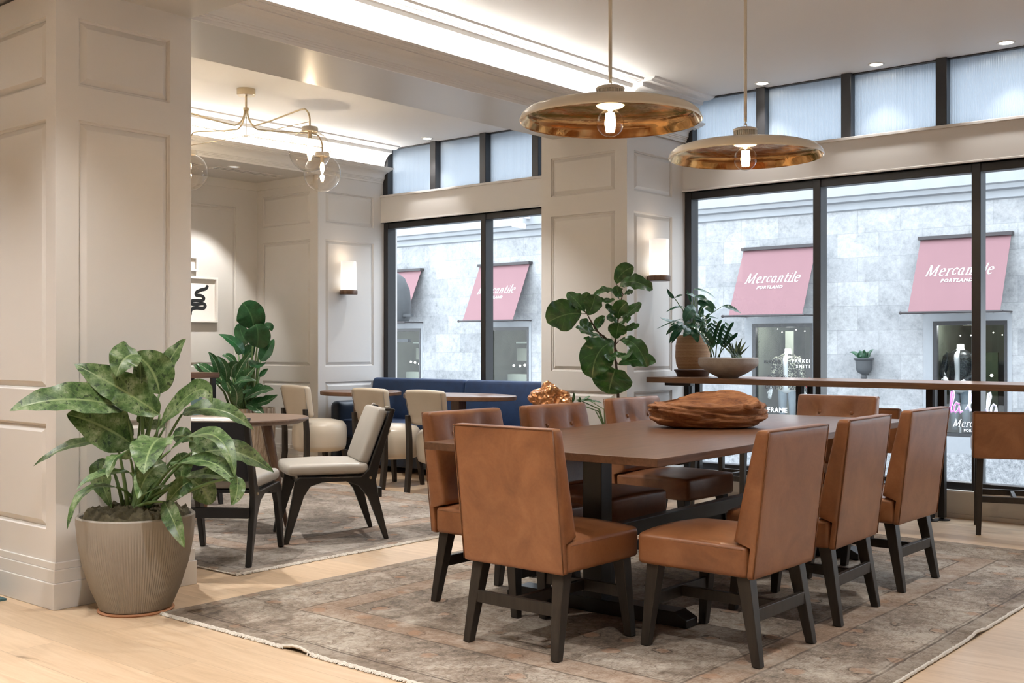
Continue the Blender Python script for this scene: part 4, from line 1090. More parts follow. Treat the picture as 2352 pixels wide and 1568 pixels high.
# ---- big leafy plant in the ribbed pot
PD = 5.28; PO = Vector((-4.775, 2.90, 0))
cv = lambda x, y, d: at(x / 3.136, 760 + y / 3.136, PD + d)
t = thing('potted_plant', 'large variegated leafy plant in a ribbed grey-brown pot by the pillar', 'plant', PO)
m = MB(); prof = [(.155, .012), (.165, .016), (.205, .11), (.24, .22), (.262, .33), (.27, .42), (.27, .448), (.262, .455), (.252, .448), (.25, .40), (0, .39)]
NS = 128; vs = []; fs = []; n = len(prof)
for k in range(NS * 2):
    a = PI * k / NS; rb = .0032 * (1 if k % 2 else 0)
    for i, (r, z) in enumerate(prof): e = rb if 1 <= i <= 5 else 0; vs.append(((r - e) * math.cos(a), (r - e) * math.sin(a), z))
for k in range(NS * 2):
    k2 = (k + 1) % (NS * 2)
    for i in range(n - 1): fs.append((k * n + i, k2 * n + i, k2 * n + i + 1, k * n + i + 1))
m.add(vs, fs); m.build('pot', M_['pot_ribbed'], t, smooth='auto')
m = MB(); m.lathe([(0, 0), (.172, 0), (.176, .006), (.17, .012), (0, .012)], 40); m.build('saucer', M_['terracotta'], t, smooth='auto')
m = MB(); vs = []; N1, N2 = 90, 26
for i in range(N2 + 1):
    for k in range(N1):
        r = .249 * i / N2; a = 2 * PI * k / N1; x, y = r * math.cos(a), r * math.sin(a)
        vs.append((x, y, (.40 if i == N2 else .45) + .045 * (1 - (r / .25) ** 2) + .034 * noise.fractal(Vector((x * 24, y * 24, 1)), .7, 2, 5)))
m.add(vs, [(i * N1 + k, i * N1 + (k + 1) % N1, (i + 1) * N1 + (k + 1) % N1, (i + 1) * N1 + k) for i in range(N2) for k in range(N1)]); m.build('moss', M_['moss'], t, smooth=True)
px = PD / FPX / 3.136
LS = [((905, 560), (480, 415), (68, 575), 215, (-.05, -.25, -.35), (.75, .55, 0)),
      ((945, 810), (720, 650), (478, 600), 265, (0, -.15, -.20), (.8, .35, .1)),
      ((1150, 600), (850, 390), (536, 238), 215, (0, -.1, -.1), (.8, .5, .1), dict(wave=.05)),
      ((1150, 455), (1120, 240), (960, 165), 250, (.03, .04, .02), (.9, .25, .1), dict(wave=.04)),
      ((1000, 168), (880, 150), (835, 330), 190, (.0, -.08, -.12), (.6, .6, .3), dict(wave=.05)),
      ((1145, 460), (1190, 200), (1340, 55), 130, (.05, .10, .12), (.8, .1, -.3)),
      ((1150, 690), (1490, 250), (1530, 525), 135, (0, -.12, -.2), (.7, .3, -.4)),
      ((1310, 600), (1590, 480), (1830, 715), 150, (-.02, -.05, .05), (.6, .8, 0)),
      ((1225, 860), (1620, 540), (1695, 1060), 130, (-.05, -.3, -.4), (.6, .7, .3)),
      ((1380, 905), (1660, 770), (1975, 1020), 195, (-.02, .05, .18), (.6, .7, .1)),
      ((1165, 770), (1070, 790), (1035, 1030), 225, (-.2, -.38, -.5), (.85, .5, 0), dict(shape='lance')),
      ((1190, 950), (1050, 970), (990, 1212), 150, (-.2, -.32, -.42), (.8, .4, .2)),
      ((845, 825), (540, 730), (240, 975), 90, (-.05, -.15, -.2), (.5, .8, 0)),
      ((940, 920), (830, 810), (775, 1060), 125, (-.08, -.2, -.28), (.6, .6, -.3)),
      ((785, 940), (670, 980), (805, 1275), 145, (.02, -.02, -.06), (.8, .3, -.2)),
      ((940, 1020), (700, 980), (552, 1140), 70, (-.1, -.2, -.28), (.5, .8, 0)),
      ((840, 1125), (540, 1060), (485, 1430), 75, (-.12, -.25, -.3), (.5, .8, -.2)),
      ((1275, 955), (1580, 850), (1735, 1165), 120, (-.15, -.3, -.38), (.6, .8, .1)),
      ((1330, 1055), (1520, 990), (1690, 1095), 90, (-.1, -.2, -.3), (.6, .7, 0)),
      ((1705, 1050), (1730, 1150), (1668, 1255), 85, (-.38, -.4, -.42), (.9, .2, .2)),
      ((1360, 1070), (1450, 1090), (1525, 1245), 150, (-.05, .02, .05), (.8, .4, .1), dict(shape='round')),
      ((1375, 1080), (1290, 1110), (1200, 1250), 110, (-.15, -.2, -.22), (.8, .3, .1)),
      ((1185, 1230), (1240, 1330), (1328, 1562), 105, (-.2, -.34, -.36), (.9, .3, .0)),
      ((1060, 1165), (1150, 1110), (1230, 1120), 40, (-.2, -.25, -.3), (.5, .8, 0)),
      ((1020, 570), (1060, 640), (1050, 700), 95, (.06, .06, .06), (.9, .1, 0)),
      ((1390, 870), (1440, 790), (1505, 775), 110, (.05, .1, .12), (.8, .4, 0)),
      ((1290, 880), (1330, 950), (1290, 1110), 130, (.05, .05, .02), (.8, .1, .2)),
      ((1240, 760), (1330, 740), (1390, 790), 110, (.05, .05, .05), (.7, .5, 0)),
      ((1190, 690), (1100, 660), (1000, 700), 70, (.05, .1, .1), (.7, .4, 0)),
      ((1040, 830), (960, 800), (880, 860), 80, (.08, .08, .05), (.7, .4, 0))]
foliage(t, 'leaf_dieff', LS, cv, PO, k=px * 1.28, wave=.035)
m = MB()
rnd = random.Random(5)
for s in LS:
    b = cv(*s[0], s[4][0]) - PO; g = Vector((rnd.uniform(-.06, .06), rnd.uniform(-.06, .06), .42)); mid = g * .45 + b * .55 + Vector((0, 0, .05)); mid.x = lerp(g.x, b.x, .42); mid.y = lerp(g.y, b.y, .42)
    pts = [g * (1 - q) ** 2 + mid * 2 * q * (1 - q) + b * q * q for q in [k / 8 for k in range(9)]]
    m.tube(pts, [.0115 - .0065 * k / 8 for k in range(9)], 8)
m.build('stems', M_['stem_green'], t, smooth=True)

# ---- fiddle leaf fig before the window pillar
FD = 8.50; cf = lambda x, y, d: at(1240 + x / 4.9, 600 + y / 4.9, FD + d); FO = at(1420, 960, FD); FO.z = 0; px = FD / FPX / 4.9
t = thing('fiddle_leaf_fig', 'tall fiddle leaf fig with glossy dark leaves before the window pillar', 'plant', FO)
m = MB(); m.lathe([(0, 0), (.15, 0), (.165, .01), (.20, .35), (.215, .60), (.20, .60), (.195, .55), (0, .55)], 40); m.build('pot', M_['white_lacquer'], t, smooth='auto')
m = MB(); vs = []
for i in range(9):
    for k in range(30):
        r = .198 * i / 8; a = 2 * PI * k / 30; x, y = r * math.cos(a), r * math.sin(a); vs.append((x, y, .585 + .05 * noise.fractal(Vector((x * 14, y * 14, 3)), 1, 2, 4) + .02))
m.add(vs, [(i * 30 + k, i * 30 + (k + 1) % 30, (i + 1) * 30 + (k + 1) % 30, (i + 1) * 30 + k) for i in range(8) for k in range(30)]); m.build('moss', M_['moss'], t, smooth=True)
FL = [((470, 590), (300, 560), (80, 690), 330, (0, -.05, -.1), (.9, .2, .1)),
      ((500, 565), (450, 470), (308, 348), 165, (0, 0, .05), (.8, .3, .3)), ((545, 605), (600, 490), (625, 370), 190, (-.05, -.08, -.08), (.9, 0, -.3)),
      ((490, 540), (520, 440), (530, 345), 120, (.03, .05, .06), (.9, .2, 0)),
      ((895, 430), (790, 230), (600, 395), 110, (0, 0, -.02), (.5, .8, 0)), ((620, 385), (720, 480), (845, 425), 80, (-.02, -.06, -.06), (.6, .7, 0)),
      ((895, 290), (1010, 150), (1272, 322), 185, (-.02, -.12, -.1), (.75, .6, 0)), ((860, 255), (890, 110), (1058, 62), 170, (.02, .05, .06), (.8, .2, .2)),
      ((925, 395), (860, 350), (870, 275), 110, (-.04, -.06, -.05), (.9, .2, .2)), ((950, 370), (1000, 350), (1050, 330), 70, (0, 0, 0), (.6, .6, 0)),
      ((930, 640), (1010, 570), (1142, 465), 115, (.02, .08, .1), (.7, .2, -.4)), ((900, 640), (830, 570), (738, 480), 90, (.02, .04, .05), (.7, .2, .4)),
      ((890, 645), (860, 540), (985, 462), 165, (-.05, -.08, -.06), (.9, .2, .1)), ((880, 715), (850, 620), (752, 650), 130, (-.05, -.1, -.12), (.6, .7, .2)),
      ((890, 715), (960, 650), (1022, 655), 120, (-.05, -.1, -.12), (.6, .7, -.2)), ((860, 870), (870, 770), (890, 690), 190, (-.06, -.12, -.12), (.95, .1, 0)),
      ((930, 790), (1020, 740), (1122, 708), 80, (0, 0, .02), (.7, .5, 0)), ((640, 790), (620, 710), (730, 612), 95, (0, .03, .04), (.8, .1, -.3)),
      ((610, 775), (530, 730), (448, 668), 130, (0, -.04, -.06), (.8, .4, .2)), ((690, 850), (540, 800), (398, 745), 115, (-.02, -.1, -.15), (.6, .7, .1)),
      ((720, 890), (600, 900), (488, 862), 85, (0, -.05, -.05), (.6, .7, 0)), ((700, 880), (740, 850), (740, 850), 60, (0, 0, 0), (.8, .4, 0)),
      ((835, 905), (600, 960), (590, 1315), 340, (-.03, -.16, -.22), (.9, .35, .15)), ((690, 1160), (760, 1130), (820, 1140), 110, (.02, .02, .02), (.8, .2, 0)),
      ((890, 890), (1090, 830), (1205, 1190), 170, (0, -.12, -.16), (.8, .5, .1)), ((880, 1165), (1080, 1060), (1308, 1135), 170, (.02, .04, .02), (.8, .4, 0)),
      ((865, 1010), (790, 1150), (725, 1050), 110, (-.1, -.2, -.22), (.6, .8, 0)), ((870, 1010), (940, 1130), (1042, 1000), 130, (-.1, -.2, -.22), (.6, .8, 0)),
      ((850, 1210), (810, 1310), (770, 1490), 370, (-.06, -.1, -.1), (1, .15, -.1), dict(shape='round'))]
foliage(t, 'leaf_fig', FL, cf, FO, k=px * 1.25, shape='fiddle', wave=.06, fold=.12)
m = MB()
tr = [(1420 - 1240) * 4.9, 0]
tp = [FO + Vector((0, 0, .58)), cf(882, 1540, 0), cf(868, 1250, 0), cf(850, 1100, 0), cf(845, 950, 0), cf(860, 800, 0), cf(885, 620, 0), cf(910, 450, 0), cf(935, 370, 0)]
m.tube([p - FO for p in tp], [.012, .011, .010, .009, .008, .007, .006, .005, .004], 8)
m.tube([cf(845, 950, 0) - FO, cf(760, 880, 0) - FO, cf(660, 800, 0) - FO, cf(590, 700, 0) - FO, cf(530, 590, 0) - FO], [.008, .007, .006, .006, .004], 8)
for s in FL:
    b = cf(*s[0], s[4][0]); q = min(tp[1:] + [cf(660, 800, 0), cf(590, 700, 0), cf(530, 590, 0)], key=lambda p: (p - b).length); m.tube([q - FO, b - FO], [.004, .003], 6)
m.build('stems', M_['bark'], t, smooth=True)
# low philodendron sharing that corner
cq = lambda x, y, d: at(1180 + x / 7.84, 870 + y / 7.84, 8.62 + d); QO = FO; px = 8.6 / FPX / 7.84
foliage(t, 'leaf_ribbed', [((1180, 450), (1200, 340), (1170, 330), 60, (0, 0, 0)), ((1220, 400), (1330, 330), (1385, 315), 90, (0, -.05, -.05), (.5, .8, 0)), ((1200, 390), (1290, 360), (1470, 420), 110, (0, -.05, -.1), (.5, .8, 0)), ((1380, 400), (1480, 390), (1600, 440), 60, (0, .05, .05), (.5, .8, 0)), ((1060, 420), (1085, 330), (1085, 235), 55, (0, 0, 0), (.9, .1, .2)), ((1180, 380), (1150, 385), (1120, 378), 30, (0, 0, 0), (.5, .8, 0))], cq, QO, name='low_foliage', k=px)
m = MB()
for x, y in ((1180, 450), (1220, 400), (1200, 390), (1380, 400), (1060, 420), (1180, 380)):
    b = cq(x, y, 0) - QO; m.tube([Vector((-.09, -.05, .62)), Vector((b.x * .5, b.y * .5, lerp(.62, b.z, .7))), b], [.005, .004, .003], 6)
m.build('low_stems', M_['stem_green'], t, smooth=True)
# crumpled copper rock on a round stump
SO = Vector((-5.41, 6.90, 0))
t = thing('stump_pedestal', 'round brown wooden stump carrying the crumpled copper rock', 'pedestal', SO); m = MB()
m.lathe([(0, 0), (.16, 0), (.20, .10), (.225, .35), (.23, .58), (.21, .70), (.17, .735), (0, .738)], 36); m.build('stump', M_['walnut_z'], t, smooth='auto')
t = thing('copper_rock', 'crumpled shiny copper coloured rock sculpture behind a tan chair back', 'sculpture', SO + Vector((.01, 0, .738)))
bm = bmesh.new(); bmesh.ops.create_icosphere(bm, subdivisions=5, radius=1)
for v in bm.verts:
    p = v.co.copy(); q = Vector((p.x * _c + p.y * _s, -p.x * _s + p.y * _c, p.z))
    d = 1 + .30 * noise.noise(p * 1.4 + Vector((3, 1, 2))) + .12 * (abs(noise.noise(p * 2.6)) * 2 - .5) + .07 * (abs(noise.noise(p * 5.5)) * 2 - .4)
    hgt = .115 * (1.0 + .45 * max(0, 1 - ((q.x + .15) / .5) ** 2))
    v.co = Vector((p.x * .165 * d, p.y * .13 * d, max(0, .075 + p.z * hgt * d)))
me = bpy.data.meshes.new('rock'); bm.to_mesh(me); bm.free(); me.materials.append(M_['copper_leaf']); o = bpy.data.objects.new('rock', me); C.objects.link(o); o.parent = t

# ---- bird of paradise and ribbed plant in the corner planter
BD = 11.25; cb = lambda x, y, d: at(420 + x / 3.92, 560 + y / 3.92, BD + d); BO = Vector((-9.32, 6.92, 0)); px = BD / FPX / 3.92
t = thing('corner_plant', 'tall paddle-leaved plant over striped leaves in a pale carved wood planter', 'plant', BO)
m = MB(); NS = 44; vs = []; fs = []; prof = [(.15, 0), (.19, .03), (.235, .16), (.262, .32), (.272, .5), (.265, .62), (.25, .62), (.24, .56), (0, .55)]; n = len(prof)
for k in range(NS * 2):
    a = PI * k / NS
    for i, (r, z) in enumerate(prof): e = .012 * (k % 2) * (1 if 0 < i < 6 else .2) + .006 * noise.noise(Vector((k, z * 5, 0))); vs.append(((r - e) * math.cos(a), (r - e) * math.sin(a), z))
for k in range(NS * 2):
    for i in range(n - 1): fs.append((k * n + i, (k + 1) % (NS * 2) * n + i, (k + 1) % (NS * 2) * n + i + 1, k * n + i + 1))
m.add(vs, fs); m.build('planter', M_['planter_wood'], t, smooth='auto')
BL = [((638, 772), (640, 640), (540, 528), 265, (0, -.06, -.05), (.95, .2, -.1), dict(shape='round')), ((668, 930), (690, 820), (660, 722), 235, (-.12, -.18, -.16), (.95, .2, 0), dict(shape='round')),
      ((540, 990), (500, 880), (322, 812), 130, (-.1, -.15, -.2), (.6, .6, .4)), ((580, 900), (520, 820), (505, 715), 130, (.05, .06, .06), (.9, .2, .2), dict(shape='round')),
      ((700, 1055), (760, 960), (822, 855), 150, (0, .0, .05), (.8, .2, -.3)), ((720, 760), (795, 720), (800, 785), 90, (.08, .1, .1), (.7, .4, 0)),
      ((600, 1045), (670, 1140), (748, 1065), 90, (-.1, -.14, -.12), (.6, .8, 0)), ((690, 1195), (730, 1150), (768, 1122), 55, (0, 0, 0), (.7, .4, 0)), ((560, 1025), (590, 950), (655, 918), 130, (.02, .04, .05), (.9, .2, 0)), ((500, 1000), (520, 900), (560, 890), 100, (.06, .08, .1), (.9, .1, 0))]
foliage(t, 'leaf_bird', BL, cb, BO, k=px, wave=.02, fold=.16)
RL = [((330, 1200), (310, 1050), (228, 972), 85, (0, -.05, -.1), (.8, .3, .3)), ((395, 1245), (400, 1080), (305, 1010), 85, (-.1, -.15, -.2), (.8, .3, .3)), ((245, 1190), (160, 1120), (92, 1085), 85, (.1, .0, 0), (.7, .5, .2)),
      ((300, 1190), (200, 1110), (128, 1075), 95, (.05, 0, 0), (.7, .5, .2)), ((470, 1210), (540, 1060), (622, 965), 90, (-.1, -.15, -.18), (.8, .2, -.3)), ((440, 1200), (425, 1090), (505, 1068), 120, (-.05, -.1, -.1), (.8, .4, -.1)),
      ((490, 1285), (560, 1200), (655, 1102), 130, (-.15, -.2, -.22), (.8, .3, -.2)), ((455, 1275), (520, 1200), (662, 1232), 95, (-.2, -.28, -.3), (.6, .7, 0)), ((555, 1395), (690, 1300), (818, 1312), 130, (-.15, -.25, -.3), (.7, .6, 0)),
      ((570, 1442), (720, 1450), (858, 1358), 130, (-.15, -.25, -.3), (.7, .6, 0)), ((575, 1442), (650, 1460), (740, 1545), 100, (-.15, -.28, -.32), (.7, .6, 0)), ((480, 1455), (510, 1330), (438, 1262), 115, (-.2, -.26, -.3), (.85, .3, .1)),
      ((545, 1290), (455, 1250), (470, 1175), 90, (0, 0, 0), (.8, .3, 0)), ((480, 1085), (420, 990), (352, 1008), 75, (.05, .02, 0), (.7, .5, 0)), ((640, 1295), (690, 1255), (722, 1280), 40, (0, -.05, -.05), (.7, .5, 0)), ((360, 1250), (330, 1150), (290, 1100), 90, (0, 0, 0), (.8, .4, 0)),
      ((520, 1300), (600, 1330), (640, 1290), 110, (0, -.1, -.1), (.7, .5, 0)), ((420, 1330), (380, 1240), (400, 1180), 100, (0, 0, 0), (.8, .4, 0)), ((340, 1260), (260, 1180), (250, 1130), 80, (.05, .05, .05), (.8, .3, .2))]
foliage(t, 'leaf_ribbed', RL, cb, BO, k=px, wave=.03)
m = MB()
for s in BL + RL:
    b = cb(*s[0], s[4][0]) - BO; g = Vector((max(-.2, min(.2, b.x * .4)), max(-.2, min(.2, b.y * .4)), .55)); m.tube([g, Vector((lerp(g.x, b.x, .4), lerp(g.y, b.y, .4), lerp(g.z, b.z, .6))), b], [.014, .011, .008], 8)
m.build('stems', M_['stem_green'], t, smooth=True)

# ---- plants on the counter
CZ = .995
cw = lambda x, y, d: at(1420 + x / 6.03, 640 + y / 6.03, 9.19 + d); WO = Vector((-4.787, 7.99, CZ)); px = 9.12 / FPX / 6.03
t = thing('counter_plant', 'leafy plant in a tall brown textured pot on the counter end', 'plant', WO)
m = MB(); m.lathe([(0, .06), (.118, .06), (.135, .10), (.142, .16), (.14, .25), (.128, .325), (.118, .338), (.112, .33), (.11, .30), (0, .30)], 48); m.build('pot', M_['pot_weave'], t, smooth='auto')
m = MB(); m.lathe([(0, 0), (.125, 0), (.13, .008), (.14, .035), (.152, .046), (.152, .056), (.14, .058), (.12, .05), (0, .05)], 48); m.build('saucer', M_['saucer_brown'], t, smooth='auto')
WL = [((775, 265), (715, 240), (674, 130), 62, (0, 0, 0), (.9, .2, .2)), ((780, 265), (840, 225), (902, 225), 48, (0, -.05, -.05), (.7, .6, 0)), ((905, 385), (800, 370), (658, 466), 55, (0, -.1, -.1), (.5, .9, 0)), ((762, 578), (665, 590), (574, 535), 68, (0, -.05, -.1), (.7, .7, .1)),
      ((880, 555), (740, 590), (528, 698), 32, (0, -.1, -.15), (.5, .9, 0)), ((1090, 265), (1020, 210), (930, 202), 62, (0, -.05, -.05), (.7, .6, 0)), ((1070, 240), (1150, 230), (1255, 345), 105, (-.05, -.12, -.15), (.7, .7, 0)), ((1095, 320), (1240, 320), (1305, 475), 150, (-.08, -.15, -.18), (.85, .5, 0), dict(shape='round')),
      ((1045, 150), (1170, 130), (1348, 268), 62, (.05, .05, .08), (.6, .8, 0)), ((1448, 375), (1560, 380), (1702, 482), 92, (0, -.05, -.02), (.7, .7, 0)), ((1062, 392), (980, 430), (918, 592), 165, (-.1, -.18, -.2), (.95, .2, .1), dict(shape='round')), ((1130, 540), (1160, 440), (1140, 378), 85, (.02, .05, .05), (.9, .1, 0)),
      ((1215, 300), (1290, 350), (1355, 420), 80, (.05, .05, .05), (.7, .5, 0)), ((985, 545), (1080, 530), (1195, 595), 66, (-.1, -.15, -.15), (.7, .7, 0)), ((915, 600), (1020, 640), (1115, 705), 85, (-.12, -.18, -.2), (.8, .6, 0)), ((1085, 565), (1130, 600), (1142, 665), 100, (-.12, -.16, -.18), (.9, .4, 0)),
      ((1215, 530), (1300, 520), (1392, 560), 38, (0, 0, 0), (.6, .8, 0)), ((850, 650), (750, 660), (662, 780), 75, (-.05, -.1, -.1), (.8, .5, .2)), ((860, 690), (770, 740), (706, 895), 80, (-.08, -.13, -.15), (.8, .4, .2)), ((880, 690), (800, 760), (740, 895), 70, (-.1, -.16, -.18), (.8, .4, .2)),
      ((905, 620), (820, 600), (725, 640), 70, (-.05, -.1, -.1), (.7, .6, 0)), ((960, 660), (880, 650), (795, 730), 75, (-.12, -.2, -.2), (.8, .5, 0)), ((1020, 700), (1080, 760), (1100, 885), 125, (-.13, -.18, -.18), (.9, .3, 0)), ((990, 690), (950, 740), (900, 800), 95, (-.13, -.2, -.2), (.9, .3, .1)),
      ((950, 730), (1020, 750), (1060, 790), 85, (-.1, -.16, -.16), (.9, .3, 0)), ((1060, 600), (1050, 560), (1060, 600), 60, (0, 0, 0), (.9, .2, 0)), ((1000, 620), (960, 580), (940, 610), 70, (0, -.05, -.05), (.8, .4, 0)), ((1100, 480), (1080, 520), (1090, 570), 80, (0, -.05, -.05), (.9, .2, 0)), ((1010, 320), (980, 250), (950, 150), 40, (.05, .05, .05), (.9, .1, .2)), ((1150, 700), (1180, 620), (1160, 560), 90, (.05, .05, .05), (.9, .2, 0))]
foliage(t, 'leaf_dark', WL, cw, WO, k=px, fold=.12, wave=.02)
m = MB()
for s in WL:
    b = cw(*s[0], s[4][0]) - WO; g = Vector((0, 0, .30)) + Vector((b.x, b.y, 0)) * .15; m.tube([g, Vector((lerp(g.x, b.x, .45), lerp(g.y, b.y, .45), lerp(g.z, b.z, .65) + .02)), b], [.004, .0035, .0025], 6)
m.build('stems', M_['stem_green'], t, smooth=True)
cz = lambda x, y, d: at(1420 + x / 6.03, 640 + y / 6.03, 8.77 + d); ZO = Vector((-4.352, 7.80, CZ)); px = 8.77 / FPX / 6.03
t = thing('planted_bowl', 'wide grey ceramic bowl of small succulents and stalks on the counter', 'plant', ZO)
m = MB(); m.lathe([(0, 0), (.075, 0), (.082, .006), (.15, .040), (.212, .082), (.229, .100), (.234, .118), (.232, .155), (.226, .159), (.218, .158), (.215, .14), (0, .13)], 56); m.build('bowl', M_['bowl_ceramic'], t, smooth='auto')
m = MB(); vs = []
for i in range(8):
    for k in range(30):
        r = .217 * i / 7; a = 2 * PI * k / 30; x, y = r * math.cos(a), r * math.sin(a); vs.append((x, y, .142 + .014 * noise.fractal(Vector((x * 30, y * 30, 3)), 1, 2, 3)))
m.add(vs, [(i * 30 + k, i * 30 + (k + 1) % 30, (i + 1) * 30 + (k + 1) % 30, (i + 1) * 30 + k) for i in range(7) for k in range(30)]); m.build('soil', M_['soil'], t, smooth=True)
ST = [((1285, 1085), (1270, 820), (1205, 545), 0), ((1350, 1085), (1360, 850), (1420, 690), -.06), ((1300, 1085), (1230, 850), (1115, 720), .05), ((1400, 1085), (1440, 850), (1545, 670), .06), ((1280, 1085), (1290, 800), (1380, 640), -.1), ((1330, 1085), (1300, 900), (1200, 800), -.1), ((1380, 1085), (1480, 900), (1600, 820), .02)]
ms = MB(); ZL = []
for (a, b, c, d) in ST:
    pts = [cz(a[0], a[1], d * .3), cz(b[0], b[1], d), cz(c[0], c[1], d)]
    cv2 = lambda q: pts[0] * (1 - q) ** 2 + pts[1] * 2 * q * (1 - q) + pts[2] * q * q
    ms.tube([cv2(k / 8) - ZO for k in range(9)], [.005 - .003 * k / 8 for k in range(9)], 6)
    for k in range(3, 9):
        q = .28 + .72 * (k - 2) / 6.2; x = (1 - q) ** 2 * a[0] + 2 * q * (1 - q) * b[0] + q * q * c[0]; y = (1 - q) ** 2 * a[1] + 2 * q * (1 - q) * b[1] + q * q * c[1]
        for sd in (-1, 1):
            ZL.append(((x, y), (x + sd * 35, y - 45), (x + sd * 62, y - 80), 52, (d, d - .03 * sd, d - .04 * sd), (.8, .2, -.3 * sd)))
ms.build('stems', M_['stem_green'], t, smooth=True)
foliage(t, 'leaf_dark', ZL, cz, ZO, k=px, fold=.12, n=6)
SL = [((1590 + i * 12, 1095), ((1590 + x) / 2, (1095 + y) / 2 + 20), (x, y), w_, (d * .3, d, d), (.8, .3, .2)) for i, (x, y, w_, d) in enumerate(((1515, 800, 62, .02), (1718, 815, 70, 0), (1575, 880, 60, -.08), (1782, 850, 50, .05), (1828, 918, 34, .02), (1640, 850, 62, .06), (1495, 880, 55, -.05), (1690, 900, 55, -.1), (1440, 900, 50, .0), (1610, 960, 60, -.14), (1545, 960, 50, -.14)))]
foliage(t, 'leaf_snake', SL, cz, ZO, k=px, shape='sword', fold=.35, n=8)
# ================================================================ ACROSS THE STREET
FY = 16.4; GZ = -1.0
g = MB(); g.quad((-40, 8.5, GZ), (25, 8.5, GZ), (25, 17, GZ), (-40, 17, GZ)); struct(g.build('ground_street', M_['asphalt']))
g = MB(); g.box(-40, 14.6, GZ, 25, 17, GZ + .14); struct(g.build('pavement_kerb', M_['stone_plain']))
OPEN = []; k = 0
for i in range(-4, 8): OPEN.append((-5.93 - 2.88 * i, -4.70 - 2.88 * i))
f = MB(); O1 = sorted(OPEN); xs = [-40] + [q for ab in O1 for q in ab] + [25]
for i in range(0, len(xs), 2): f.quad((xs[i], FY, -.06), (xs[i + 1], FY, -.06), (xs[i + 1], FY, 1.70), (xs[i], FY, 1.70))
f.quad((-40, FY, 1.70), (25, FY, 1.70), (25, FY, 6.2), (-40, FY, 6.2))
fac = f.build('exterior_wall', M_['stone_facade']); struct(fac)
f = MB(); f.box(-40, FY - .06, GZ, 25, FY + .3, -.30); struct(f.build('exterior_wall_base', M_['granite']))
f = MB(); f.box(-40, FY - .03, -.30, 25, FY + .2, -.06); struct(f.build('exterior_wall_sill', M_['stone_plain']))
f = MB(); f.sweep([(FY, 3.30), (FY - .04, 3.32), (FY - .05, 3.42), (FY - .12, 3.44), (FY - .14, 3.50), (FY - .18, 3.52), (FY - .18, 4.5), (FY, 4.55)], -40, 25, 'x'); struct(f.build('exterior_wall_cornice', M_['stone_plain']))

def text(name, s, size, mat, M, parent, shear=0, bold=0, depth=.003, spacing=1, align='CENTER', sx=1):
    cu = bpy.data.curves.new(name, 'FONT'); cu.body = s; cu.size = size; cu.shear = shear; cu.offset = bold; cu.extrude = depth; cu.space_character = spacing; cu.align_x = align; cu.resolution_u = 3
    tmp = bpy.data.objects.new(name + '_tmp', cu); C.objects.link(tmp); bpy.context.view_layer.update()
    me = bpy.data.meshes.new_from_object(tmp.evaluated_get(bpy.context.evaluated_depsgraph_get())); bpy.data.objects.remove(tmp); bpy.data.curves.remove(cu)
    me.transform(M @ Matrix.Diagonal((sx, 1, 1, 1))); me.materials.clear(); me.materials.append(mat); me.name = name
    o = bpy.data.objects.new(name, me); C.objects.link(o); o.parent = parent; return o
# broad-nib serif italic for the awning script, unit = cap height
def arc(cx, cy, rx, ry, a0, a1, n=12): return [(cx + rx * math.cos(R(lerp(a0, a1, k / n))), cy + ry * math.sin(R(lerp(a0, a1, k / n)))) for k in range(n + 1)]
GL = {
 'M': (1.02, [[(.10, 0), (.20, 1)], [(.20, 1), (.46, .04)], [(.46, .04), (.86, 1)], [(.84, 1), (.88, 0)], [(.0, .0), (.22, .0)], [(.76, 0), (1.02, 0)], [(.08, 1), (.24, 1)], [(.82, 1), (.98, 1)]]),
 'e': (.52, [[(.06, .36), (.40, .40)] + arc(.24, .42, .18, .24, 0, 200, 12) + arc(.26, .26, .21, .27, 170, 318, 10)]),
 'r': (.42, [[(.02, .62), (.14, .66), (.12, .0)], [(.0, 0), (.26, 0)], [(.13, .40), (.22, .60), (.33, .66), (.38, .58)]]),
 'c': (.48, [[(.40, .54)] + arc(.25, .36, .19, .31, 60, 318, 16)]),
 'a': (.56, [arc(.22, .33, .18, .32, 60, 330, 16)[:], [(.38, .66), (.36, .12), (.42, .0), (.52, .06)], [(.31, .60), (.40, .66)]]),
 'n': (.60, [[(.02, .62), (.14, .66), (.12, 0)], [(.0, 0), (.24, 0)], [(.12, .42), (.22, .60), (.34, .66), (.42, .58), (.43, .40), (.43, 0)], [(.34, 0), (.58, 0)]]),
 't': (.38, [[(.16, .92), (.14, .16), (.18, .02), (.26, .0), (.34, .08)], [(.02, .64), (.34, .64)]]),
 'i': (.30, [[(.02, .62), (.14, .66), (.12, 0)], [(.0, 0), (.26, 0)], [(.11, .86), (.17, .92)]]),
 'l': (.30, [[(.02, 1.0), (.14, 1.04), (.12, 0)], [(.0, 0), (.26, 0)]]),
}
def script_word(word, h, mat, M, parent, name='lettering'):
    W = sum(GL[c][0] for c in word) * h * 1.12; m = MB(); x = -W / 2; sh = .24
    for c in word:
        adv, strokes = GL[c]
        for st in strokes:
            P = [Vector((px_, py_)) for px_, py_ in st]; Lp = []; Rp = []
            for i, p in enumerate(P):
                tg = (P[min(i + 1, len(P) - 1)] - P[max(i - 1, 0)]); tg = tg.normalized() if tg.length > 1e-6 else Vector((1, 0))
                wd = .03 + .10 * abs(tg.x * math.sin(R(22)) - tg.y * math.cos(R(22))) ** 1.3; nn = Vector((-tg.y, tg.x)) * wd / 2
                Lp.append(p + nn); Rp.append(p - nn)
            b = len(m.v); n = len(P)
            for p in Lp + Rp: m.v.append(tuple(M @ Vector((x + (p.x * .96 + p.y * sh) * h, p.y * h, .004))))
            m.f += [(b + i, b + i + 1, b + n + i + 1, b + n + i) for i in range(n - 1)]
        x += adv * h * 1.12
    return m.build(name, mat, parent)
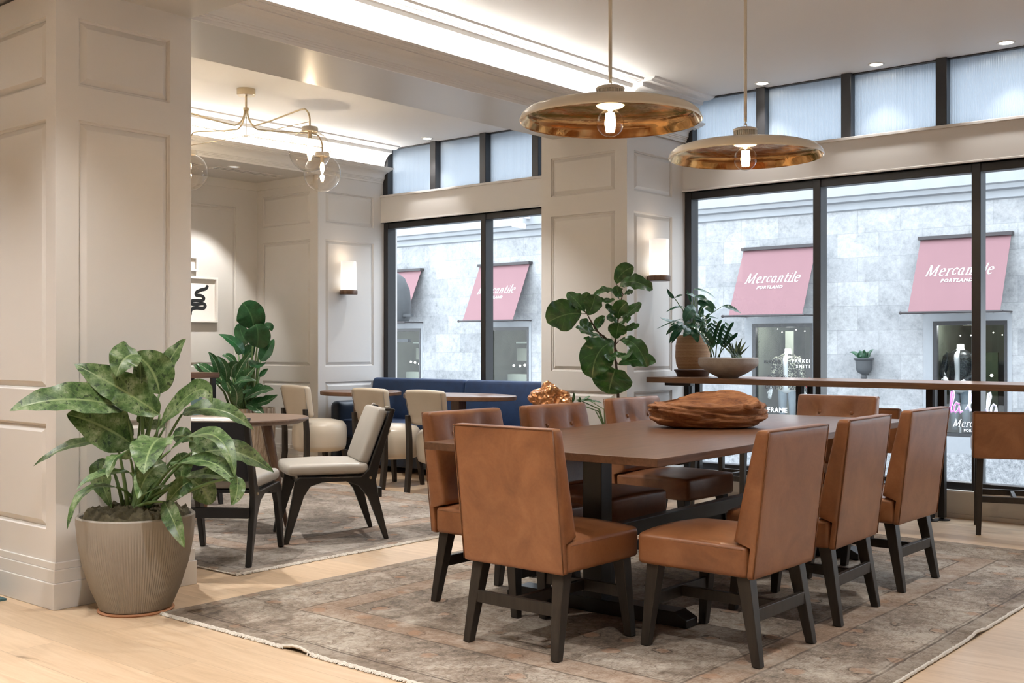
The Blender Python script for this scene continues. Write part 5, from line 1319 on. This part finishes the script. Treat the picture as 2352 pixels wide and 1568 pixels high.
def text_plain(*a, **k): return text(*a, **k)

AW = [(-5.95, -4.69, 'pink sloped shop awning with white lettering, crossed by the dark mullion', 2), (-8.83, -7.57, 'pink sloped shop awning with white lettering in the first big pane', 1), (-14.59, -13.33, 'pink sloped shop awning seen in the pane left of the window pillar', 0), (-17.47, -16.2, 'pink sloped shop awning cut by the left window frame', 0)]
for x0, x1, lab, kind in AW:
    t = thing('awning', lab, 'awning', ((x0 + x1) / 2, FY, 1.735), 0, 'pink shop awnings'); h = (x1 - x0) / 2
    m = MB(); P = .56; top = 1.07
    m.add([(-h, -P, 0), (h, -P, 0), (h, -.06, top), (-h, -.06, top), (-h, -P, -.012), (h, -P, -.012), (h, -.06, top - .012), (-h, -.06, top - .012)], [(0, 1, 2, 3), (7, 6, 5, 4), (0, 4, 5, 1), (1, 5, 6, 2), (2, 6, 7, 3), (3, 7, 4, 0)])
    cn = m.build('canopy', M_['awning_pink'], t)
    m = MB(); m.box(-h - .02, -.12, top - .02, h + .02, 0, top + .03); m.build('top_box', M_['awning_dark'], t)
    m = MB(); m.tube([(-h - .10, -P, -.02), (h + .03, -P, -.02)], .017, 8); m.ball((-h - .11, -P, -.02), .025)
    for sx in (-1, 1): m.tube([(sx * (h - .01), -P, -.02), (sx * (h - .01), -.01, -.015)], .013, 6)
    m.build('front_bar', M_['awning_dark'], t, smooth='auto')
    al = math.atan2(top, P - .06)
    MM = Matrix.Translation((0, -P, 0)) @ Matrix.Rotation(al, 4, 'X')
    script_word('Mercantile', .165, M_['letter_white'], MM @ Matrix.Translation((0, .56, 0)), cn)
    text('lettering', 'PORTLAND', .072, M_['letter_white'], MM @ Matrix.Translation((-.02, .45, .004)), cn, shear=.25, bold=.0015, spacing=1.25)
# shop windows
def shopwin(x0, x1, lab, n):
    t = thing('shop_window', lab, 'shop window', ((x0 + x1) / 2, FY, -.06)); h = (x1 - x0) / 2; H = 1.76
    m = MB(); D = 2.2
    B = -.27
    for q in (((-h, D, B), (h, D, B), (h, D, H), (-h, D, H)), ((-h, .02, B), (-h, D, B), (-h, D, H), (-h, .02, H)), ((h, .02, B), (h, D, B), (h, D, H), (h, .02, H)), ((-h, .02, H), (h, .02, H), (h, D, H), (-h, D, H)), ((-h, .02, B), (h, .02, B), (h, D, B), (-h, D, B)), ((-h, .02, B), (h, .02, B), (h, .02, 0), (-h, .02, 0))): m.quad(*q)
    m.build('display_box', M_['shop_wall'], t)
    m = MB()
    for a, b, c, d in ((-h, 0, -h + .14, H), (h - .06, 0, h, H), (-h + .14, H - .10, h - .06, H)): m.box(a, -.01, b, c, .02, d)
    m.build('stone_reveal', M_['stone_plain'], t)
    m = MB()
    for a, b, c, d in ((-h + .14, 0, -h + .20, H - .10), (h - .10, 0, h - .06, H - .10), (-h + .2, H - .16, h - .1, H - .10), (-h + .2, 0, h - .1, .05)): m.box(a, -.02, b, c, .05, d)
    m.build('frame', M_['frame_dark'], t)
    m = MB(); m.quad((-h + .2, .03, .05), (h - .1, .03, .05), (h - .1, .03, H - .16), (-h + .2, .03, H - .16)); m.build('pane', M_['shop_glass'], t)
    return t, h
def lights_row(t, h, z, n, y, r=.016, seed=0):
    rnd = random.Random(seed)
    for k in range(n):
        m = MB(); m.ball((lerp(-h + .25, h - .15, (k + .5 + rnd.uniform(-.3, .3)) / n), y, z + rnd.uniform(-.03, .03)), r, 10, 6); m.build('lamp_bulb', M_['shop_bulb'], t, smooth=True)
w1, h = shopwin(-8.84, -7.60, 'shop window with speckled jacket and brand decals under the first awning', 1)
VX = Matrix.Rotation(R(90), 4, 'X'); LY = .022
def decal(t, s, x, z, size, mat, **k): return text('lettering', s, size, M_[mat], Matrix.Translation((x, LY, z)) @ VX, t, **k)
decal(w1, 'RE/DONE', -.14, 1.02, .072, 'letter_dark', bold=.001); decal(w1, 'PARKER', .36, 1.04, .07, 'letter_white', bold=.002, spacing=1.5); decal(w1, 'SMITH', .40, .955, .07, 'letter_white', bold=.002, spacing=1.5)
decal(w1, 'MOTHER', -.06, .77, .085, 'letter_dark'); decal(w1, 'COY', -.18, .61, .085, 'letter_dark', spacing=1.3); decal(w1, 'C E', .24, .61, .085, 'letter_dark'); decal(w1, 'AG', .505, .685, .09, 'letter_red', bold=.002)
m = MB(); m.tube([(.505 + .088 * math.cos(a), LY, .715 + .088 * math.sin(a)) for a in [2 * PI * k / 28 for k in range(29)]], .005, 5, cap=False); m.build('lettering', M_['letter_red'], w1)
decal(w1, 'FRAME', -.06, .24, .105, 'letter_white', bold=.003, spacing=1.15); decal(w1, 'CITIZENS', .52, .285, .085, 'letter_dark', bold=.002); decal(w1, 'HUMANITY', .53, .20, .085, 'letter_dark', bold=.002)
m = MB(); m.box(-.38, .95, .05, -.24, .99, 1.55); m.box(.36, .95, .05, .46, .99, 1.55); m.build('pale_panel', M_['shop_pale'], w1)
m = MB(); m.box(-.24, 1.0, .05, .1, 1.04, .95); m.box(.0, 1.2, .6, .4, 1.24, 1.45); m.build('dark_panel', M_['shop_dark'], w1)
lights_row(w1, h, 1.55, 5, .4, .008, 2)
w2, h = shopwin(-5.93, -4.70, 'shop window with black sequin jacket and pink script decal under the second awning', 2)
def script_la(t, x, z, s, mat, mat2):
    """brush script l and a as drawn tubes"""
    l = [(-.02, .02), (.06, .16), (.10, .34), (.085, .42), (.055, .40), (.04, .26), (.035, .08), (.055, .0), (.09, .04)]
    a = [(.20, .16), (.15, .20), (.11, .13), (.10, .04), (.13, 0), (.18, .05), (.215, .18), (.205, .06), (.22, .0), (.26, .04)]
    for pts in (l, a):
        m = MB(); m.tube([(x + p * s, LY, z + q * s) for p, q in pts], [.016 * s / .7] * len(pts), 6); m.build('lettering', M_['letter_white'], t, smooth=True)
        m = MB(); m.tube([(x + p * s, LY - .012, z + q * s) for p, q in pts], [.010 * s / .7] * len(pts), 6); m.build('lettering', M_[mat], t, smooth=True)
script_la(w2, -.26, .34, .75, 'letter_pink', 0); script_la(w2, .0, .37, .85, 'letter_lilac', 0); script_la(w2, .25, .33, .75, 'letter_lilac', 0)
script_word('Mercantile', .105, M_['letter_white'], Matrix.Translation((.10, LY, .145)) @ VX, w2); text('lettering', 'PORTLAND', .05, M_['letter_white'], Matrix.Translation((.10, LY, .075)) @ VX, w2, bold=.001, spacing=1.2)
m = MB()
for q in ((-.12, .85, -.27, -.04, 1.2, .74), (.30, .9, .70, .52, 1.2, .745), (.36, .9, -.27, .38, .94, .7), (-.12, .85, .28, .3, 1.1, .30)): m.box(*q)
m.build('shelf_unit', M_['shop_pale'], w2)
m = MB(); m.box(-.4, 1.6, .3, -.05, 1.64, 1.2); m.build('olive_panel', M_['shop_olive'], w2)
m = MB(); m.box(.16, .5, .16, .40, .62, .26); m.build('red_box', M_['letter_red'], w2)
lights_row(w2, h, 1.48, 6, .7, .008, 4); lights_row(w2, h, .84, 3, .8, .022, 5)
for x0, lab, sd in ((-14.54, 'dark shop window with small bright bulbs beside the window pillar', 7), (-17.42, 'dark shop window with small bright bulbs cut by the left window frame', 8)):
    wn, h = shopwin(x0, x0 + 1.2, lab, 3)
    lights_row(wn, h, .93, 6, .55, .022, sd)
    m = MB(); m.box(-.5, .6, .05, .5, .8, .74); m.build('pale_panel', M_['shop_pale'], wn)
    m = MB(); m.box(-.5, .9, 1.0, .5, .95, 1.25); m.box(-.2, .5, 1.35, .5, .9, 1.38); m.build('dark_panel', M_['shop_pale'], wn)
for x, y, z, e in ((-8.2, 16.75, 1.55, 22), (-5.4, 16.75, 1.55, 22), (-13.9, 17.4, 1.5, 4), (-16.8, 17.4, 1.5, 4)):
    ld = bpy.data.lights.new('shop_lamp', 'POINT'); ld.energy = e; ld.shadow_soft_size = .08; lo = bpy.data.objects.new('shop_lamp', ld); C.objects.link(lo); lo.location = (x, y, z)
# mannequins
def mannequin(lab, loc, rz, jacket, pants, arms, drop, torso='snow_white'):
    t = thing('mannequin', lab, 'mannequin', loc, rz); Z = lambda z: z
    m = MB(); m.lathe([(0, .02 - drop), (.20, .02 - drop), (.20, -drop), (0, -drop)], 24); m.tube([(0, 0, .01 - drop), (0, 0, .2)], .015, 8); m.build('base', M_['snow_white'], t)
    m = MB(); prof = [(.0, .70), (.10, .70), (.165, .74), (.160, .84), (.125, .98), (.145, 1.12), (.165, 1.22), (.15, 1.30), (.075, 1.345), (.056, 1.37), (.054, 1.42), (.05, 1.43), (0, 1.435)]
    m.lathe(prof, 28, sy=.68); m.build('torso', M_[torso], t, smooth=True)
    m = MB()
    for sx in (-1, 1): m.tube([(sx * .08, 0, .76), (sx * .085, -.01, .45), (sx * .09, .0, .16)], [.085, .062, .042], 12)
    m.build('trousers', M_[pants], t, smooth=True)
    # jacket: open front (front = -Y)
    m = MB(); pr = [(.185, .76), (.18, .86), (.16, .99), (.172, 1.12), (.19, 1.22), (.178, 1.29), (.11, 1.335), (.075, 1.35)]; vs = []; n = len(pr); NA = 26
    for k in range(NA + 1):
        a = R(-90 + 13) + R(334) * k / NA
        for r, z in pr: vs.append((r * math.cos(a), r * .74 * math.sin(a), z))
    m.add(vs, [(k * n + i, (k + 1) * n + i, (k + 1) * n + i + 1, k * n + i + 1) for k in range(NA) for i in range(n - 1)])
    jk = m.build('jacket', M_[jacket], t, smooth=True)
    for sx, (el, wr) in zip((-1, 1), arms):
        m = MB(); m.tube([(sx * .165, 0, 1.285), (sx * .20, 0, 1.24), el, wr], [.05, .062, .052, .042], 12); m.build('sleeve', M_[jacket], jk, smooth=True)
        d = (Vector(wr) - Vector(el)).normalized(); W = Vector(wr); m = MB()
        m.tube([W, W + d * .05], [.026, .024], 10)
        m.rbox(.036, .042, .012, .011, Matrix.Translation(W + d * .085) @ d.to_track_quat('Y', 'Z').to_matrix().to_4x4(), n=(3, 3, 1))
        sd = d.cross(UP).normalized()
        for q, L in zip((-.027, -.009, .009, .027), (.062, .075, .07, .055)):
            p0 = W + d * .12 + sd * q; m.tube([p0, p0 + d * L * .55, p0 + d * L + Vector((0, 0, -.018))], [.0085, .008, .006], 6)
        p0 = W + d * .07 + sd * .034 * -sx; m.tube([p0, p0 + d * .03 + sd * .02 * -sx, p0 + d * .06 + sd * .022 * -sx], [.009, .008, .006], 6)
        m.build('hand', M_['snow_white'], t, smooth=True)
    return t
mannequin('headless mannequin in a speckled pale jacket behind the first shop pane', (-8.38, 17.0, -.235), R(8), 'sequin_gold', 'jeans', (((-.245, .0, 1.0), (-.26, -.06, .80)), ((.25, 0, 1.0), (.27, -.04, .78))), .088)
mannequin('headless mannequin in a black sequin jacket with white hands held together', (-5.60, 17.0, -.165), R(-4), 'sequin_black', 'jeans', (((-.26, .0, 1.0), (-.15, -.20, .94)), ((.26, 0, 1.0), (.15, -.22, .90))), .158)
# wall urn, camera, street lamp
t = thing('wall_urn', 'small dark urn planter fixed to the grey stone wall between awnings', 'planter', (-6.78, FY - .13, .60)); m = MB()
m.lathe([(0, .0), (.012, .02), (.02, .12), (.05, .17), (.03, .21), (.10, .25), (.12, .30), (.125, .42), (.15, .44), (.15, .46), (.13, .46), (0, .44)], 24); m.box(-.02, 0, .2, .02, .13, .44); m.build('urn_body', M_['urn_iron'], t, smooth='auto')
mb = MB(); uv = []; rnd = random.Random(9)
for k in range(16):
    a = rnd.uniform(0, 2 * PI); r = rnd.uniform(.10, .24); b = Vector((.05 * math.cos(a), .05 * math.sin(a), .44)); e = Vector((r * math.cos(a), .5 * r * math.sin(a), rnd.uniform(.46, .60))); leafmesh(mb, uv, b, (b + e) / 2 + Vector((0, 0, .08)), e, .07, (0, -.6, .8), n=5)
mb.uv = uv; mb.build('foliage', M_['leaf_dark'], t, smooth=True)
t = thing('security_camera', 'small pale security camera on the stone cornice near the window pillar', 'camera', (-13.27, FY - .379, 3.62)); m = MB()
m.box(-.05, -.02, .0, .05, .2, .06); m.box(-.03, -.05, -.12, .03, 0, .02); m.build('wall_mount', M_['snow_white'], t); m = MB(); m.rbox(.13, .07, .05, .02, Matrix.Translation((.02, -.10, -.14)) @ Matrix.Rotation(R(12), 4, 'Y')); m.build('camera_body', M_['snow_white'], t, smooth='auto')
t = thing('street_lantern', 'dark round-shouldered street lantern close outside the left window frame', 'street lamp', (-11.75, 11.2, GZ)); m = MB()
m.lathe([(0, 3.32), (.10, 3.31), (.22, 3.22), (.29, 3.05), (.31, 2.85), (.30, 2.66), (.28, 2.60), (0, 2.60)], 32); m.build('hood', M_['urn_iron'], t, smooth='auto')
m = MB(); m.tube([(0, 0, 0), (0, 0, 2.6)], .06, 14); m.box(-.4, -.03, 2.66, .46, .03, 2.70); m.box(-.3, -.03, 2.30, .40, .03, 2.34); m.build('post', M_['urn_iron'], t, smooth='auto')

# ================================================================ LIGHT, CAMERA
wd = bpy.data.worlds.new('overcast_sky'); bpy.context.scene.world = wd; wd.use_nodes = True; nt = wd.node_tree; nt.nodes.clear()
tc = nt.nodes.new('ShaderNodeTexCoord'); sp = nt.nodes.new('ShaderNodeSeparateXYZ'); rp = nt.nodes.new('ShaderNodeValToRGB'); bg = nt.nodes.new('ShaderNodeBackground'); ow = nt.nodes.new('ShaderNodeOutputWorld')
nt.links.new(tc.outputs['Generated'], sp.inputs[0]); nt.links.new(sp.outputs[2], rp.inputs[0]); nt.links.new(rp.outputs[0], bg.inputs[0]); nt.links.new(bg.outputs[0], ow.inputs[0])
e = rp.color_ramp.elements; e[0].position = 0; e[0].color = (.80, .87, .93, 1); e[1].position = .6; e[1].color = (.83, .905, 1, 1)
bg.inputs[1].default_value = SKY
cam = bpy.data.cameras.new('camera'); co = bpy.data.objects.new('camera', cam); C.objects.link(co)
co.location = (0, 0, CAMH); co.rotation_euler = (R(90), 0, YAW)
cam.sensor_width = 36; cam.lens = 36 * FPX / 2352; cam.shift_y = (VHP - 784) / 2352; cam.clip_start = .05; cam.clip_end = 200
sc_ = bpy.context.scene; sc_.camera = co
sc_.view_settings.view_transform = 'Standard'; sc_.view_settings.look = 'None'; sc_.view_settings.exposure = EXPO; sc_.view_settings.gamma = 1; sc_.view_settings.use_curve_mapping = False
cy = sc_.cycles; cy.max_bounces = 10; cy.diffuse_bounces = 5; cy.glossy_bounces = 4; cy.transparent_max_bounces = 24; cy.transmission_bounces = 6; cy.sample_clamp_indirect = 6; cy.caustics_reflective = False; cy.caustics_refractive = False; cy.use_denoising = True
